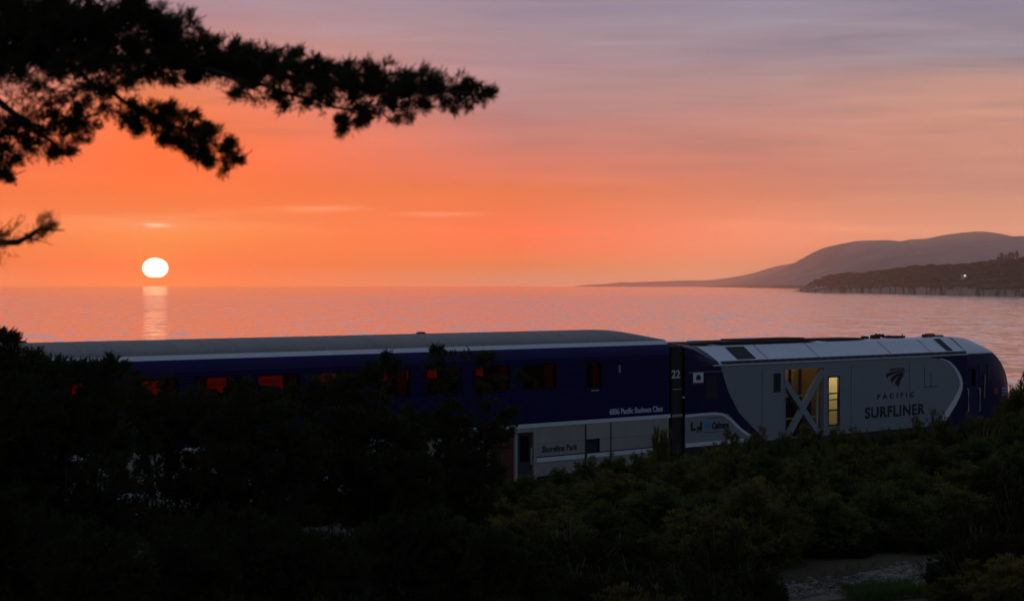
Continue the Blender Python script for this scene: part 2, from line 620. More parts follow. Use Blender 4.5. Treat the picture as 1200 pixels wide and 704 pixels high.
pc = pix(1008, 677, 38.8)
n_u, n_w = 46, 22
pu = np.linspace(-1, 1, n_u)
pw = np.linspace(-1, 1, n_w)
PU, PW = np.meshgrid(pu, pw)
ang = 0.28
wid = 1.15 * (1 + 0.25 * vnoise(PU * 4, PU * 0, 5))
LX = PU * 6.0
LY = PW * wid + 0.5 * np.sin(PU * 3)
PX = pc.x + 0.2 + LX * math.cos(ang) - LY * math.sin(ang)
PY = pc.y + LX * math.sin(ang) + LY * math.cos(ang)
edge = np.clip(1 - np.abs(PW), 0, 0.12) / 0.12
path = grid_mesh('path', np.stack([PX, PY, ground_z(PX, PY) + 0.09 * edge - 0.04 * (1 - edge)], -1), gravel_m)
tag(path, 'bare pale gravel path crossing the scrub', kind='structure')

# ------------------------------------------------------------------ far hills and headland
def land_material(name, c1, c2, scale, c3=None):
    m = bpy.data.materials.new(name)
    m.use_nodes = True
    T = NT(m.node_tree)
    b = m.node_tree.nodes['Principled BSDF']
    g = T.n('ShaderNodeNewGeometry')
    a = T.noise(g.outputs['Position'], scale, 6, 0.65, 0.5)
    col = T.mix(T.smooth(a, 0.35, 0.65), c1, c2)
    T.link(col, b.inputs['Base Color'])
    b.inputs['Roughness'].default_value = 1.0
    b.inputs['Specular IOR Level'].default_value = 0.0
    return m


def ridge(name, prof, Y, depth, m, label, seed, rough=0.05, n=180, rows=26, zmin=None):
    """a range of hills at distance Y whose crest runs through the given directions"""
    px = np.linspace(prof[0][0], prof[-1][0], n)
    py = np.interp(px, [p[0] for p in prof], [p[1] for p in prof])
    k = np.ones(5) / 5
    py = np.convolve(np.pad(py, 2, mode='edge'), k, 'valid')
    crest = CAM_Z + (HOR - py) / F * Y - SEA_Z
    t = np.linspace(-1, 1, rows)
    P = np.zeros((rows, n, 3))
    for i, a in enumerate(t):
        yy = Y + a * depth
        X = (px - 600) / F * Y + 0.12 * depth * a * vnoise(px / 60, px * 0 + a, seed)
        s = np.cos(a * math.pi / 2) ** 0.8
        gul = fbm(px / 22 + a * 1.3, a * 3 + px * 0, 4, seed)
        z = crest * s * (1 + rough * 6 * gul * (1 - s)) + crest * rough * gul * s * 0.35
        P[i, :, 0] = X
        P[i, :, 1] = yy
        P[i, :, 2] = np.maximum(z, -2) + SEA_Z - (3 if i in (0, rows - 1) else 0)
    o = grid_mesh(name, P, m)
    tag(o, label, kind='structure')
    return o


hill_m = land_material('hill_chaparral_haze_tint', (0.20, 0.20, 0.23), (0.33, 0.32, 0.34), 0.0016)  # lilac in both hill colours makes up for the haze's missing purple
hill_m2 = land_material('hill_grass_haze_tint', (0.19, 0.19, 0.22), (0.34, 0.33, 0.35), 0.0022)
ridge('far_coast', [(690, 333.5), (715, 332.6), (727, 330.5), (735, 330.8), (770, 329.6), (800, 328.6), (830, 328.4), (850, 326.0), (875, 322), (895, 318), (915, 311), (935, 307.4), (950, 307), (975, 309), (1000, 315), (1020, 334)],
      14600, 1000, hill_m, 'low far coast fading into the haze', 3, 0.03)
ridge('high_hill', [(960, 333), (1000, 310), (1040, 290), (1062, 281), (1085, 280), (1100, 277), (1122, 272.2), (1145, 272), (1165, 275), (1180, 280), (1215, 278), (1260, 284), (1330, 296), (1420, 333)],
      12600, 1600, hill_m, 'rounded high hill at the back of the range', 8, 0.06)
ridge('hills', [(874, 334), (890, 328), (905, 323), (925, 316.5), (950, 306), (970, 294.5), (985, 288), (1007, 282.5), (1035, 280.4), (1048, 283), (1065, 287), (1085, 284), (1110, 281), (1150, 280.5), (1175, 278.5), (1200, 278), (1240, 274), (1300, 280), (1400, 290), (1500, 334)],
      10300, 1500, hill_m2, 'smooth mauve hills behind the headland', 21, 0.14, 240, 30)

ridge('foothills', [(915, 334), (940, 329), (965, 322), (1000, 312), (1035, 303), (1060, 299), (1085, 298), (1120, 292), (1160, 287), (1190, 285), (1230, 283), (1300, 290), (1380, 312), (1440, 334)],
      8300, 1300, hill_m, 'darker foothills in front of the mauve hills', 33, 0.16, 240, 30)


# headland with sandstone cliffs
def headland():
    wl = [(938, 342.2), (945, 342.4), (990, 342.8), (1030, 343.4), (1060, 344.2), (1090, 345.2), (1137, 346.2), (1200, 347.2), (1260, 349), (1400, 356)]
    tp = [(938, 342), (943, 338), (946, 333.8), (950, 331), (959, 329), (966, 325.3), (980, 322.8), (1000, 322.2), (1017, 320.5), (1045, 317.5), (1070, 313.5), (1090, 312), (1105, 314.5), (1112, 311.5), (1130, 312), (1157, 309), (1175, 307), (1200, 305), (1260, 300), (1400, 296)]
    n = 420
    px = np.linspace(938, 1400, n)
    wy = np.interp(px, [p[0] for p in wl], [p[1] for p in wl])
    ty = np.interp(px, [p[0] for p in tp], [p[1] for p in tp])
    Yw = (CAM_Z - SEA_Z) * F / (wy - HOR)
    gul = fbm(px / 9, px * 0, 4, 31)
    gul2 = np.abs(vnoise(px / 5.5, px * 0 + 2, 32))
    cliff_px = np.clip((px - 938) / 60, 0, 1) * (10.0 + 3.0 * vnoise(px / 30, px * 0, 33) + 4.0 * np.clip((px - 1060) / 120, 0, 1))
    P = np.zeros((17, n, 3))
    Yr = Yw + 330
    for i in range(17):
        if i < 7:                         # beach and cliff
            a = i / 6
            Y = Yw + 4 + a * (9 + 9 * gul2) + (0.3 + a) * 10 * gul
            zc = cliff_px / F * Yw
            z = SEA_Z - 1.5 + a ** 0.9 * (zc * (0.85 + 0.35 * gul)) + 0.6 * a
            z = np.minimum(z, SEA_Z + (wy - ty) / F * Yw * 0.8 + 0.0)
            X = (px - 600) / F * Yw
        else:                             # slope up to the crest, then down behind
            a = (i - 6) / 6 if i <= 12 else 1 - 0.3 * (i - 12)
            Yc = Yw + 42
            Y = Yc + (Yr - Yc) * ((i - 6) / 6)
            zc = P[6, :, 2]
            zt = CAM_Z + (HOR - ty) / F * Yr
            z = zc + (np.maximum(zt - 2.0, zc) - zc) * a ** 0.8
            z = z + 1.2 * fbm(px / 6, px * 0 + i, 3, 40)
            X = (px - 600) / F * (Yw + (Yr - Yw) * min(1, (i - 6) / 6))
            if i == 16:
                z = np.full(n, SEA_Z - 3.0)
        P[i, :, 0] = X
        P[i, :, 1] = Y
        P[i, :, 2] = z
    m = bpy.data.materials.new('headland_cliff')
    m.use_nodes = True
    T = NT(m.node_tree)
    b = m.node_tree.nodes['Principled BSDF']
    g = T.n('ShaderNodeNewGeometry')
    sp = T.n('ShaderNodeSeparateXYZ')
    T.link(g.outputs['True Normal'], sp.inputs[0])
    mpp = T.n('ShaderNodeMapping')
    mpp.inputs['Scale'].default_value = (1.0, 0.3, 0.22)
    mpp.inputs['Rotation'].default_value = (0, 0.35, 0)
    T.link(g.outputs['Position'], mpp.inputs[0])
    a = T.noise(mpp.outputs[0], 0.075, 5, 0.65)
    spz = T.n('ShaderNodeSeparateXYZ')
    T.link(g.outputs['Position'], spz.inputs[0])
    lvl = T.m('ADD', spz.outputs[2], T.m('MULTIPLY', T.m('SUBTRACT', T.noise(g.outputs['Position'], 0.02, 3, 0.6), 0.5), 18.0))
    steep = T.m('SUBTRACT', 1.0, T.smooth(lvl, SEA_Z + 9.0, SEA_Z + 13.0))
    steep = T.m('MULTIPLY', steep, T.smooth(a, 0.40, 0.56))
    veg = T.mix(T.smooth(T.noise(g.outputs['Position'], 0.012, 5, 0.6), 0.4, 0.6), (0.06, 0.05, 0.05), (0.12, 0.10, 0.09))
    T.link(T.mix(steep, veg, (0.55, 0.49, 0.42)), b.inputs['Base Color'])
    b.inputs['Roughness'].default_value = 1.0
    b.inputs['Specular IOR Level'].default_value = 0.0
    o = grid_mesh('headland', P, m, False)
    tag(o, 'dark brush-covered headland with pale sandstone cliffs', kind='structure')
    return P, px


HP, hpx = headland()

# brush clumps over the headland: one uncountable mass
def lump(cx, cy, cz, rx, rz, seed, V, Fc):
    r = random.Random(seed)
    n0 = len(V)
    rings = 3
    for k in range(rings):
        ph = math.pi * (k + 0.6) / (2 * rings)
        for j in range(6):
            q = 2 * math.pi * (j + 0.5 * (k % 2)) / 6
            s = r.uniform(0.75, 1.25)
            V.append((cx + rx * s * math.cos(q) * math.sin(math.pi / 2 - ph + 0.35), cy + rx * s * math.sin(q) * math.sin(math.pi / 2 - ph + 0.35), cz + rz * s * math.sin(ph)))
    for k in range(rings - 1):
        for j in range(6):
            a = n0 + k * 6 + j
            b = n0 + k * 6 + (j + 1) % 6
            Fc.append((a, b, b + 6, a + 6))
    Fc.append(tuple(n0 + (rings - 1) * 6 + j for j in range(6)))


V, Fc = [], []
for i in range(2600):
    c = random.randrange(0, 380)
    r_ = random.choice([7, 8, 9, 10, 11, 12, 12, 12])
    if random.random() < 0.15: r_ = 6
    a = random.random()
    p = HP[r_, c] * (1 - a) + HP[r_, c + 1] * a
    s = random.uniform(2.0, 4.5) * (1.9 if r_ >= 11 and random.random() < 0.3 else 1) * min(1.0, 0.35 + c / 60)
    lump(p[0], p[1] + random.uniform(-15, 15), p[2] - 0.5, s * 1.6, s * 0.75, i, V, Fc)
brush_m = land_material('headland_brush', (0.03, 0.032, 0.018), (0.065, 0.06, 0.035), 0.02)
me = bpy.data.meshes.new('headland_brush')
me.from_pydata(V, [], Fc)
me.materials.append(brush_m)
hb = add_obj('headland_brush', me)
tag(hb, 'dark brush and low trees covering the headland', kind='stuff')

# ------------------------------------------------------------------ foliage helper
def needles(points, dirs, n, length, width, spread, rs, lenvar=0.4):
    """n thin pointed leaves at every point; returns vertices and triangle faces"""
    N = len(points)
    p = np.repeat(points, n, 0)
    d = np.repeat(dirs, n, 0) + rs.normal(0, spread, (N * n, 3))
    d /= np.linalg.norm(d, axis=1, keepdims=True) + 1e-9
    s = np.cross(d, rs.normal(0, 1, (N * n, 3)))
    s /= np.linalg.norm(s, axis=1, keepdims=True) + 1e-9
    L = (length * (1 + rs.uniform(-lenvar, lenvar, N * n)))[:, None]
    Wd = (width * (1 + rs.uniform(-0.3, 0.3, N * n)))[:, None]
    off = rs.normal(0, length * 0.25, (N * n, 3))
    a = p + off
    v = np.stack([a, a + d * L * 0.5 + s * Wd, a + d * L, a + d * L * 0.5 - s * Wd], 1).reshape(-1, 3)
    f = np.arange(len(v)).reshape(-1, 4)
    return v, f


def mesh_np(name, v, f, m):
    me = bpy.data.meshes.new(name)
    k = f.shape[1]
    me.vertices.add(len(v))
    me.vertices.foreach_set('co', np.asarray(v, np.float32).ravel())
    me.loops.add(f.size)
    me.loops.foreach_set('vertex_index', f.ravel().astype(np.int32))
    me.polygons.add(len(f))
    me.polygons.foreach_set('loop_start', np.arange(0, f.size, k, dtype=np.int32))
    me.polygons.foreach_set('loop_total', np.full(len(f), k, np.int32))
    me.materials.append(m)
    me.update(calc_edges=True)
    return me


# far eucalyptus trees on the headland's skyline
bark_m = mat('bark', (0.055, 0.042, 0.03), 0.95, 0, 0.3, 6.0, 0.01)
euc_m = leaf_mat('eucalyptus_leaves', (0.04, 0.045, 0.028), (0.07, 0.07, 0.04), 0.2)


def eucalyptus_mesh(seed):
    rs = np.random.default_rng(seed)
    t = MB().tube([(0, 0, -2), (0.2, 0, 5), (-0.2, 0.2, 11), (0.1, 0, 15)], [0.45, 0.35, 0.25, 0.08])
    for k in range(5):
        q = k * 1.3 + seed
        t.tube([(0, 0, 6 + k * 1.5), (1.6 * math.cos(q), 1.6 * math.sin(q), 8.5 + k * 1.5)], [0.2, 0.06], 5)
    pts = []
    for k in range(7):
        q = rs.uniform(0, 6.28)
        c = np.array([1.5 * math.cos(q), 1.5 * math.sin(q), 7.5 + k * 1.2])
        pts.append(c + rs.normal(0, 0.75, (60, 3)))
    pts = np.concatenate(pts)
    v, f = needles(pts, rs.normal(0, 1, pts.shape), 2, 0.9, 0.28, 0.8, rs)
    tm = bpy.data.meshes.new('trunk')
    tm.from_pydata(t.v, [], t.f)
    tm.materials.append(bark_m)
    return tm, mesh_np('crown', v, f, euc_m)


euc = [eucalyptus_mesh(k) for k in (1, 2)]
for i, (x, h, nm) in enumerate([(1177, 0.75, 'leftmost'), (1181.5, 0.95, 'second from the left'), (1186, 0.8, 'third from the left'), (1191, 1.0, 'fourth from the left'), (1195, 0.9, 'second from the right'), (1199, 1.05, 'rightmost')]):
    c = int(np.argmin(np.abs(hpx - x)))
    p = HP[12, c]
    t = empty('eucalyptus_tree', (float(p[0]), float(p[1]) + 40, float(p[2]) - 1.0), i * 1.1)
    t.scale = (h, h, h)
    tag(t, f'{nm} of the six far slender trees on the headland skyline', 'tree', 'far trees on the headland skyline')
    add_obj('trunk', euc[i % 2][0], t)
    add_obj('crown', euc[i % 2][1], t)

# lit house on the headland
hp = pix(1130, 323.4, 2990.0)
hs = empty('house', hp)
tag(hs, 'tiny far house with one bright lamp on the headland', 'house')
hw = mat('house_wall', (0.5, 0.47, 0.42), 0.8)
hroof = mat('house_roof', (0.12, 0.09, 0.08), 0.9)
MB().box(-4, 4, -3, 3, -5, 2.2).build('wall', hw, hs)
MB().plate([(-4.5, 2.2), (4.5, 2.2), (0, 4.2)], -3.4, 3.4).build('roof', hroof, hs)
MB().box(-0.9, 0.9, -3.25, -3.03, -0.5, 1.1).build('lamp', emit('house_lamp', (1.0, 0.9, 0.75), 2.0), hs)

# ------------------------------------------------------------------ haze
hz = MB().box(-9500, 9500, -1500, 16400, -90, 470).build('haze')
hm = bpy.data.materials.new('haze_air')
hm.use_nodes = True
for nd in list(hm.node_tree.nodes):
    hm.node_tree.nodes.remove(nd)
H = NT(hm.node_tree)
ho = H.n('ShaderNodeOutputMaterial')
pv = H.n('ShaderNodeVolumePrincipled')
pv.inputs['Color'].default_value = (1.0, 0.96, 0.82, 1)
pv.inputs['Density'].default_value = HAZE_D
pv.inputs['Anisotropy'].default_value = 0.96
H.link(pv.outputs[0], ho.inputs['Volume'])
hz.data.materials.append(hm)
tag(hz, 'pale evening haze over the sea and coast', kind='stuff')

# ================================================================== the railway and the train
def paint_bump(m, axis_scale, dist, lo=None, hi=None):
    """fine horizontal fluting pressed into a side panel"""
    T = NT(m.node_tree)
    b = m.node_tree.nodes['Principled BSDF']
    t = T.n('ShaderNodeTexCoord')
    sp = T.n('ShaderNodeSeparateXYZ')
    T.link(t.outputs['Object'], sp.inputs[0])
    w = T.m('SINE', T.m('MULTIPLY', sp.outputs[2], axis_scale))
    if lo is not None:
        w = T.m('MULTIPLY', w, T.m('MULTIPLY', T.m('GREATER_THAN', sp.outputs[2], lo), T.m('LESS_THAN', sp.outputs[2], hi)))
    bn = T.n('ShaderNodeBump')
    bn.inputs['Distance'].default_value = dist
    T.link(w, bn.inputs['Height'])
    T.link(bn.outputs[0], b.inputs['Normal'])
    return m


NAVY = (0.012, 0.016, 0.085)
M_blue = paint_bump(mat('coach_blue_paint', (0.004, 0.005, 0.075), 0.5, 0, 0.2, 1.5, spec=0.1), 75.0, 0.005)
M_blue2 = mat('coach_blue_smooth', (0.005, 0.007, 0.09), 0.45, 0, 0.2, 1.5, spec=0.15)
M_white = mat('white_paint', (0.72, 0.72, 0.74), 0.5, 0, 0.08, 2.0)
M_steel = mat('coach_grey_panel', (0.40, 0.365, 0.33), 0.55, 0.15, 0.18, 1.2)
M_steel2 = mat('coach_grey_panel_worn', (0.36, 0.33, 0.295), 0.6, 0.1, 0.22, 1.6)
M_roof = mat('coach_roof_grey', (0.28, 0.255, 0.23), 0.75, 0, 0.25, 0.9, 0.004)
M_black = mat('black_rubber', (0.012, 0.012, 0.013), 0.7, 0, 0.3, 3.0)
M_under = mat('underframe_black', (0.022, 0.021, 0.02), 0.8, 0, 0.4, 4.0)
M_frame = mat('black_window_frame', (0.006, 0.006, 0.009), 0.7, 0, 0.3, 3.0, spec=0.15)
M_dark = mat('dark_trim', (0.03, 0.03, 0.04), 0.6, 0, 0.3, 3.0)
M_steelw = mat('wheel_steel', (0.18, 0.16, 0.14), 0.5, 0.7, 0.3, 5.0)
M_letter_w = mat('white_lettering', (0.68, 0.68, 0.72), 0.6, 0, 0.1, 4.0)
M_letter_d = mat('dark_lettering', (0.008, 0.008, 0.014), 0.6, 0, 0.1, 4.0)
M_redd = mat('dark_red_door', (0.10, 0.016, 0.010), 0.6, 0, 0.3, 2.0)
M_red = mat('red_panel', (0.30, 0.035, 0.02), 0.6, 0, 0.3, 2.0)
M_seat = mat('seat_fabric', (0.03, 0.03, 0.05), 0.9, 0, 0.3, 6.0)
M_curtain = leaf_mat('curtain_cloth', (0.42, 0.07, 0.03), (0.55, 0.12, 0.045), 0.55, 5.0)
M_inner = mat('coach_interior_lining', (0.25, 0.22, 0.19), 0.8, 0, 0.15, 2.0)
M_glass = glass_mat('bronze_window_glass', (0.52, 0.27, 0.16))
M_glass_d = glass_mat('dark_window_glass', (0.12, 0.12, 0.13))
M_glass_c = glass_mat('clear_window_glass', (0.92, 0.92, 0.9))
M_silver = mat('loco_grey_paint', (0.26, 0.275, 0.30), 0.45, 0.0, 0.10, 1.3)
M_roofw = mat('loco_roof_paint', (0.36, 0.38, 0.42), 0.45, 0, 0.10, 1.1)
M_navy = mat('loco_navy_paint', NAVY, 0.45, 0, 0.2, 1.5, spec=0.2)


def text_part(name, body, size, x, z, y, m, parent, offset=0.0, space=1.0, shear=0.0, width=None, align='LEFT', ext=0.004):
    cu = bpy.data.curves.new(name, 'FONT')
    cu.body = body
    cu.size = size
    cu.align_x = align
    cu.offset = offset
    cu.space_character = space
    cu.shear = shear
    cu.extrude = ext
    cu.resolution_u = 3
    tmp = bpy.data.objects.new(name, cu)
    COL.objects.link(tmp)
    dg = bpy.context.evaluated_depsgraph_get()
    me = bpy.data.meshes.new_from_object(tmp.evaluated_get(dg))
    bpy.data.objects.remove(tmp)
    me.transform(Matrix.Rotation(math.pi / 2, 4, 'X'))
    if width:
        xs_ = [v.co.x for v in me.vertices]
        k = width / (max(xs_) - min(xs_))
        me.transform(Matrix.Diagonal((k, 1, 1, 1)))
    me.transform(Matrix.Translation((x, y, z)))
    me.materials.clear()
    me.materials.append(m)
    return add_obj(name, me, parent)


def wall_sheet(mb, x0, x1, z0, z1, y, holes):
    """flat wall in the x-z plane with rectangular openings"""
    xs_ = sorted({x0, x1, *[h[0] for h in holes], *[h[1] for h in holes]})
    zs_ = sorted({z0, z1, *[h[2] for h in holes], *[h[3] for h in holes]})
    xs_ = [x for x in xs_ if x0 <= x <= x1]
    zs_ = [z for z in zs_ if z0 <= z <= z1]
    for i in range(len(xs_) - 1):
        for j in range(len(zs_) - 1):
            cx, cz = (xs_[i] + xs_[i + 1]) / 2, (zs_[j] + zs_[j + 1]) / 2
            if any(h[0] < cx < h[1] and h[2] < cz < h[3] for h in holes):
                continue
            mb.poly([(xs_[i], y, zs_[j]), (xs_[i + 1], y, zs_[j]), (xs_[i + 1], y, zs_[j + 1]), (xs_[i], y, zs_[j + 1])])
    return mb


def window_part(parent, x0, x1, z0, z1, y, glass, fm, t=0.05, s=1):
    """frame ring with a pane set back in it; s = +1 when the outside faces -y"""
    ya, yb = y - 0.012 * s, y + 0.07 * s
    lo, hi = min(ya, yb), max(ya, yb)
    f = MB()
    f.box(x0, x1, lo, hi, z0, z0 + t).box(x0, x1, lo, hi, z1 - t, z1)
    f.box(x0, x0 + t, lo, hi, z0 + t, z1 - t).box(x1 - t, x1, lo, hi, z0 + t, z1 - t)
    w = f.build('window', fm, parent)
    yp = y + 0.035 * s
    MB().box(x0 + t * 0.8, x1 - t * 0.8, yp - 0.004, yp + 0.004, z0 + t * 0.8, z1 - t * 0.8).build('pane', glass, w)
    return w


def bogie(parent, cx, wheel_r, base, wheels, name='bogie'):
    f = MB()
    for s in (-1, 1):
        f.plate([(cx - base / 2 - 0.5, 0.45), (cx + base / 2 + 0.5, 0.45), (cx + base / 2 + 0.4, 0.75), (cx + 0.6, 0.75), (cx + 0.4, 0.5), (cx - 0.4, 0.5), (cx - 0.6, 0.75), (cx - base / 2 - 0.4, 0.75)], s * 1.12 - 0.07, s * 1.12 + 0.07)
    f.box(cx - 0.25, cx + 0.25, -1.05, 1.05, 0.4, 0.62)
    b = f.build(name, M_under, parent)
    for i in range(wheels):
        x = cx - base / 2 + base * i / (wheels - 1)
        for s in (-1, 1):
            w = MB().disc_y(x, wheel_r, wheel_r, s * 0.76 - 0.065, s * 0.76 + 0.065, 22)
            w.disc_y(x, wheel_r, 0.17, s * 0.76 - 0.11, s * 0.76 + 0.11, 12)
            w.build('wheel', M_steelw, b)
        MB().tube([(x, -0.70, wheel_r), (x, 0.70, wheel_r)], 0.08, 8).build('axle', M_under, b)
    return b


# ------------------------------------------------------------------ track
TC = world_at(0, -1.525)
ballast_m = mat('ballast_stone', (0.16, 0.145, 0.13), 0.95, 0, 0.5, 9.0, 0.04)
bm_ = MB()
bs = []
for x in (-140, 140):
    bs.append([(x, -3.0, -0.75), (x, -1.9, -0.2), (x, 1.9, -0.2), (x, 3.0, -0.75)])
bm_.loft(bs)
bal = bm_.build('ballast_bed', ballast_m)
bal.location = (TC[0], TC[1], 0)
bal.rotation_euler = (0, 0, RZ)
tag(bal, 'crushed stone ballast under the track', kind='structure')
trk = empty('railway_track', (TC[0], TC[1], -0.2), RZ)
tag(trk, 'steel railway track on wooden sleepers under the train', 'track')
rail_m = mat('rail_steel', (0.12, 0.09, 0.07), 0.45, 0.8, 0.3, 8.0)
slp_m = mat('sleeper_wood', (0.06, 0.048, 0.04), 0.9, 0, 0.3, 5.0)
for s in (-1, 1):
    y = s * 0.755
    sec = [(-0.07, 0.02), (-0.02, 0.05), (-0.02, 0.14), (-0.036, 0.16), (-0.036, 0.2), (0.036, 0.2), (0.036, 0.16), (0.02, 0.14), (0.02, 0.05), (0.07, 0.02)]
    MB().loft([[(x, y + a, b) for a, b in sec] for x in (-139, 139)], True).build('rail', rail_m, trk)
sl = MB()
for k in range(-230, 231):
    sl.box(k * 0.6 - 0.11, k * 0.6 + 0.11, -1.3, 1.3, -0.1, 0.018)
tag(sl.build('sleepers', slp_m, trk), kind='stuff')

# ------------------------------------------------------------------ bilevel coach
CL = 25.9
coach = empty('passenger_coach', (TC[0], TC[1], 0), RZ)
tag(coach, 'blue double-deck passenger coach with white stripes and grey lower panels', 'train coach')
HWc = 1.525
# upper windows: a run of wide ones and one small one near the end
wins = [(-4.18, -3.41, 3.17, 4.0)] + [(-7.07 - 2.06 * i, -5.52 - 2.06 * i, 3.22, 4.0) for i in range(9)]
far_wins = [(-2.35, -1.6, 3.22, 4.0)] + wins[1:]
for s, wl_ in ((1, wins), (-1, far_wins)):
    y = -HWc * s
    wall_sheet(MB(), -CL + 0.12, -0.14, 2.22, 4.12, y, wl_).build('side_wall', M_blue, coach)
    for w in wl_:
        window_part(coach, w[0], w[1], w[2], w[3], y, M_glass, M_frame, 0.045, s)


def coach_section(u):
    """upper body and roof outline at station u (half, from near eave over to far eave)"""
    e = 0.0
    if u > -2.1:
        e = ((u + 2.1) / 2.1) ** 1.8
    if u < -CL + 2.1:
        e = ((-CL + 2.1 - u) / 2.1) ** 1.8
    top = 4.935 - 0.30 * e
    half = [(1.525, 4.12), (1.512, 4.26), (1.475, 4.38), (1.43, 4.455)]
    strp = [(1.43, 4.455), (1.395, 4.51), (1.35, 4.575)]
    rf = [(1.35, 4.575)]
    for k in range(1, 8):
        a = k / 7 * math.pi / 2
        rf.append((1.35 * math.cos(a), 4.575 + (top - 4.575) * math.sin(a)))
    return half, strp, rf


st_u = [-CL + 0.05, -CL + 0.4, -CL + 1, -CL + 1.6, -CL + 2.1, -18, -12, -6, -2.1, -1.7, -1.3, -0.9, -0.55, -0.25, -0.08]
for s in (-1, 1):
    MB().loft([[(u, s * y, z) for y, z in coach_section(u)[0]] for u in st_u]).build('cant_rail_panel', M_blue2, coach, True)
    MB().loft([[(u, s * y, z) for y, z in coach_section(u)[1]] for u in st_u]).build('roof_edge_stripe', M_white, coach, True)
roof = MB().loft([[(u, y, z) for y, z in coach_section(u)[2]] + [(u, -y, z) for y, z in reversed(coach_section(u)[2][:-1])] for u in st_u]).build('roof', M_roof, coach, True)
seam = MB()
for k in range(1, 24):
    u = -CL + 1.2 + k * 1.0
    r0 = coach_section(u)[2]
    line = [(-y, z) for y, z in r0] + [(y, z) for y, z in reversed(r0[:-1])]
    seam.loft([[(u - 0.02, y * 1.002, z + 0.010) for y, z in line], [(u + 0.02, y * 1.002, z + 0.010) for y, z in line]])
tag(seam.build('roof_seam', M_steel2, roof, True))
for u in (-9.7, -23.6):
    MB().tube([(u, 0.1, 4.9), (u, 0.1, 4.955), (u, 0.1, 4.985)], [0.17, 0.15, 0.08], 12).build('roof_vent', M_under, coach)
# white waist stripe, lower panels with dark joints, low stripe, skirt
for s in (-1, 1):
    y = s * (HWc + 0.012)
    MB().box(-CL + 0.1, -0.06, min(y, s * 1.45), max(y, s * 1.45), 2.10, 2.215).build('waist_stripe', M_white, coach)
ends = [(-CL + 0.1, -22.6), (-22.55, -19.3), (-19.25, -16.0), (-15.95, -12.6), (-12.55, -9.3), (-9.25, -8.45), (-6.45, -4.24), (-4.16, -3.04), (-2.98, -0.14)]
for s in (-1, 1):
    for i, (a, b) in enumerate(ends):
        yi, yo = s * 1.44, s * HWc
        h = []
        if i == 7: h = [(a, a + 0.62, 0.72, 1.62)]
        sheet = wall_sheet(MB(), a, b, 1.19, 2.095, yo, h)
        pnl = sheet.build('lower_panel', M_steel if i % 2 else M_steel2, coach)
        MB().box(a + 0.02, b - 0.02, min(yo, s * (HWc + 0.012)), max(yo, s * (HWc + 0.012)), 1.045, 1.18).build('low_stripe', M_white, coach)
        MB().box(a, b, min(yi, s * 1.51), max(yi, s * 1.51), 0.62, 1.04).build('skirt', M_steel2, coach)
        MB().box(a, b, min(yo, s * (HWc + 0.006)), max(yo, s * (HWc + 0.006)), 1.181, 1.215).build('trim_line', M_navy, coach)
        if i in (6, 7, 8):
            MB().box(a + 0.04, b - 0.04, min(yo, s * (HWc + 0.012)), max(yo, s * (HWc + 0.012)), 1.62, 1.65).build('panel_rib', M_steel, coach)
    MB().box(-4.24, -4.16, min(s * 1.46, s * 1.52), max(s * 1.46, s * 1.52), 0.7, 2.09).build('joint_post', M_black, coach)
    MB().box(-3.04, -2.98, min(s * 1.46, s * 1.52), max(s * 1.46, s * 1.52), 0.7, 2.09).build('joint_post', M_black, coach)
    # recessed louvred box in the short panel
    MB().box(-4.16, -3.56, min(s * 1.40, s * 1.46), max(s * 1.40, s * 1.46), 0.72, 1.62).build('vent_box', M_under, coach)
    # long louvred grilles low on the rear part of the car
    for (ga, gb) in ((-21.9, -20.7), (-20.6, -19.5)):
        g = MB().box(ga, gb, min(s * 1.47, s * 1.535), max(s * 1.47, s * 1.535), 1.23, 1.26).build('grille', M_dark, coach)
        for k in range(9):
            z = 1.29 + k * 0.085
            MB().box(ga, gb, min(s * 1.50, s * 1.545), max(s * 1.50, s * 1.545), z, z + 0.045).build('slat', M_steel, g)
    # boarding door: pale frame, dark doorway, half-slid leaf with a red warning panel
    d = MB()
    yo = s * 1.545
    yi = s * 1.42
    d.box(-7.42, -7.30, min(yi, yo), max(yi, yo), 0.55, 2.09).box(-6.58, -6.46, min(yi, yo), max(yi, yo), 0.55, 2.09).box(-7.30, -6.58, min(yi, yo), max(yi, yo), 1.97, 2.09)
    fr = d.build('door_frame', M_steel, coach)
    dl = MB().box(-7.29, -6.59, min(s * 1.44, s * 1.48), max(s * 1.44, s * 1.48), 0.56, 1.96).build('door', M_dark, coach)
    MB().box(-7.12, -6.75, min(s * 1.478, s * 1.486), max(s * 1.478, s * 1.486), 1.1, 1.86).build('pane', M_glass_d, dl)
    MB().box(-6.68, -6.64, min(s * 1.48, s * 1.53), max(s * 1.48, s * 1.53), 1.0, 1.5).build('handrail', M_steel, dl)
    MB().box(-8.42, -7.44, min(s * 1.47, s * 1.50), max(s * 1.47, s * 1.50), 0.56, 2.09).build('sliding_door', M_redd, coach)
